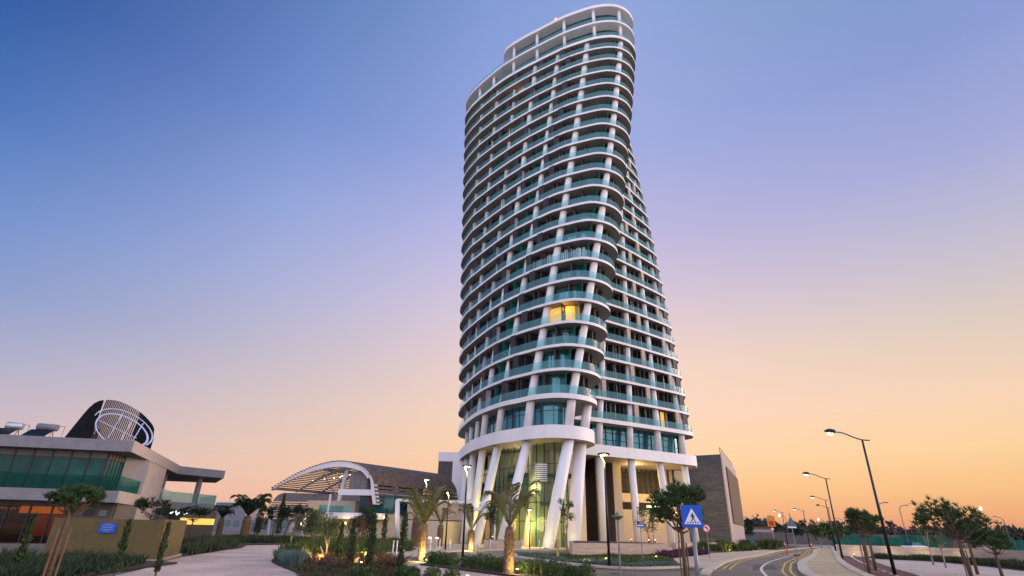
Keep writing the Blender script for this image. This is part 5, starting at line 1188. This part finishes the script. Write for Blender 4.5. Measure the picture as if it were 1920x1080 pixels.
# cars
def car(x, y, ang, lab, col, red=False):
    t = thing('parked_car', lab, 'car', (0, 0, 0), group='distant cars')
    b = MB(); sec = [(-2.1, .35, .8), (-1.9, .3, .95), (-1.2, .3, 1.0), (1.2, .3, .98), (2.0, .3, .85), (2.15, .35, .7)]
    for (xa, la, ha), (xb, lb, hb_) in zip(sec, sec[1:]):
        for s in (-1, 1): b.quad((xa, s*.85, la), (xb, s*.85, lb), (xb, s*.8, hb_), (xa, s*.8, ha))
        b.quad((xa, -.8, ha), (xb, -.8, hb_), (xb, .8, hb_), (xa, .8, ha))
    b.quad((-2.1, -.85, .35), (-2.1, .85, .35), (-2.1, .8, .8), (-2.1, -.8, .8)); b.quad((2.15, -.85, .35), (2.15, .85, .35), (2.15, .8, .7), (2.15, -.8, .7)); o1 = b.build('body', col)
    b = MB(); i = len(b.v)
    lo = [(-1.6, -.78, .97), (1.1, -.78, .97), (1.1, .78, .97), (-1.6, .78, .97)]; hi = [(-1.2, -.62, 1.45), (.35, -.62, 1.45), (.35, .62, 1.45), (-1.2, .62, 1.45)]
    for k in range(4): j = (k+1) % 4; b.quad(lo[k], lo[j], hi[j], hi[k])
    b.quad(*hi); o2 = b.build('cabin', darkteal)
    ws = []
    for wx in (-1.35, 1.35):
        for wy in (-.82, .82): b = MB(); b.tube([(wx, wy-.1, .32), (wx, wy+.1, .32)], .32, 14); ws.append(b.build('wheel', black))
    ls = []
    for wy in (-.6, .6): b = MB(); b.box(-2.16, -2.1, wy-.15, wy+.15, .6, .75); ls.append(b.build('tail_light', redglow if red else signred))
    for o in [o1, o2]+ws+ls: o.parent = t
    t.location = (x, y, .03); t.rotation_euler = (0, 0, ang)
car(44, 106, math.radians(75), 'small car with glowing red tail lights beyond the grey block', steel, True)
car(66, 95, math.radians(20), 'white car with a blue bonnet parked beyond the right retaining wall', signwhite)
car(-52, 88, math.radians(10), 'pale vehicle parked behind the dark pines right of the house', alu)
# uplights
for i, (x, y, e, lab) in enumerate(((-10.4, 31.3, 16, 'garden spotlight in the lavender at the left of the front bed'), (-9.0, 29.0, 14, 'garden spotlight at the pale stemmed small tree'), (-6.6, 27.5, 14, 'orange garden spotlight low in the rusty plants'), (-7.7, 33.0, 12, 'garden spotlight right of the small glowing tree'), (-9.6, 47, 20, 'garden spotlight in the bed beyond the front paving'), (-4.7, 34.4, 70, 'spotlight at the foot of the golden palm'), (.5, 25.25, 22, 'spotlight at the foot of the thick trunked palm'), (-3.0, 51.9, 60, 'spotlight at the foot of the small uplit palm'), (-9.9, 57.2, 25, 'spotlight at the bright uplit cypress'), (4.9, 34.6, 14, 'spotlight at the foot of the nearest path lamp in the bed'), (6.4, 38, 8, 'small spotlight in the bed near the one way sign'), (11.0, 43.5, 8, 'small spotlight near the purple plants'), (21.6, 63, 14, 'spotlight in the grass clumps left of the grey block'), (26.5, 70, 14, 'spotlight in the grass clumps before the grey block'), (31, 76, 12, 'spotlight in the grass clumps at the end of the long wall'), (-1.3, 21, 8, 'spotlight at the bottom edge of the picture'), (-20, 62, 18, 'spotlight by the dark hedge at left'), (-27, 60, 14, 'amber spotlight near the large dark palm'), (-24.4, 66, 16, 'spotlight at the leaning dark pine'), (37.6, 63.9, 12, 'leftmost spotlight along the right retaining wall'), (39.6, 61.6, 12, 'middle spotlight along the right retaining wall'), (41.4, 59.2, 14, 'spotlight right of the middle along the retaining wall'), (42.8, 56.2, 10, 'rightmost spotlight along the retaining wall'), (37, 90, 14, 'spotlight at the far pale corner of the grey block'))):
    uplight(x, y, lab, e*(7 if i < 5 else (4 if 9 <= i < 15 else 2.2)))
for i, (x, y, z) in enumerate(((-1.4, 60.6, .9), (11.2, 52.6, 1.0), (12.9, 53.2, 1.0), (13.7, 54, 1.0))):
    uplight(x, y, ['spotlight in the square planter under the olive tree', 'left spotlight in the stone planter', 'middle spotlight in the stone planter', 'right spotlight in the stone planter'][i], 14, z)
# warm light at the column feet
for i, (x, y, e) in enumerate(((4.0, 64.6, 110), (-2.4, 70.0, 30), (7.4, 67.0, 40))):
    t = thing('column_floodlight', ['ground floodlight at the thickest leaning column', 'ground floodlight between the left leaning columns', 'ground floodlight beside the rightmost thick column'][i], 'floodlight', (x, y, 0), group='ground floodlights')
    b = MB(); b.tube([(x, y, 0), (x, y, .12)], .16, 12); b.build('housing', black, t); b = MB(); b.tube([(x, y, .122), (x, y, .135)], .12, 12); b.build('lens', emis('spot_lens', (1, .8, .4), 6), t)
    point(t, (x+.1, y-.2, .6), e, (1, .85, .42), .2)
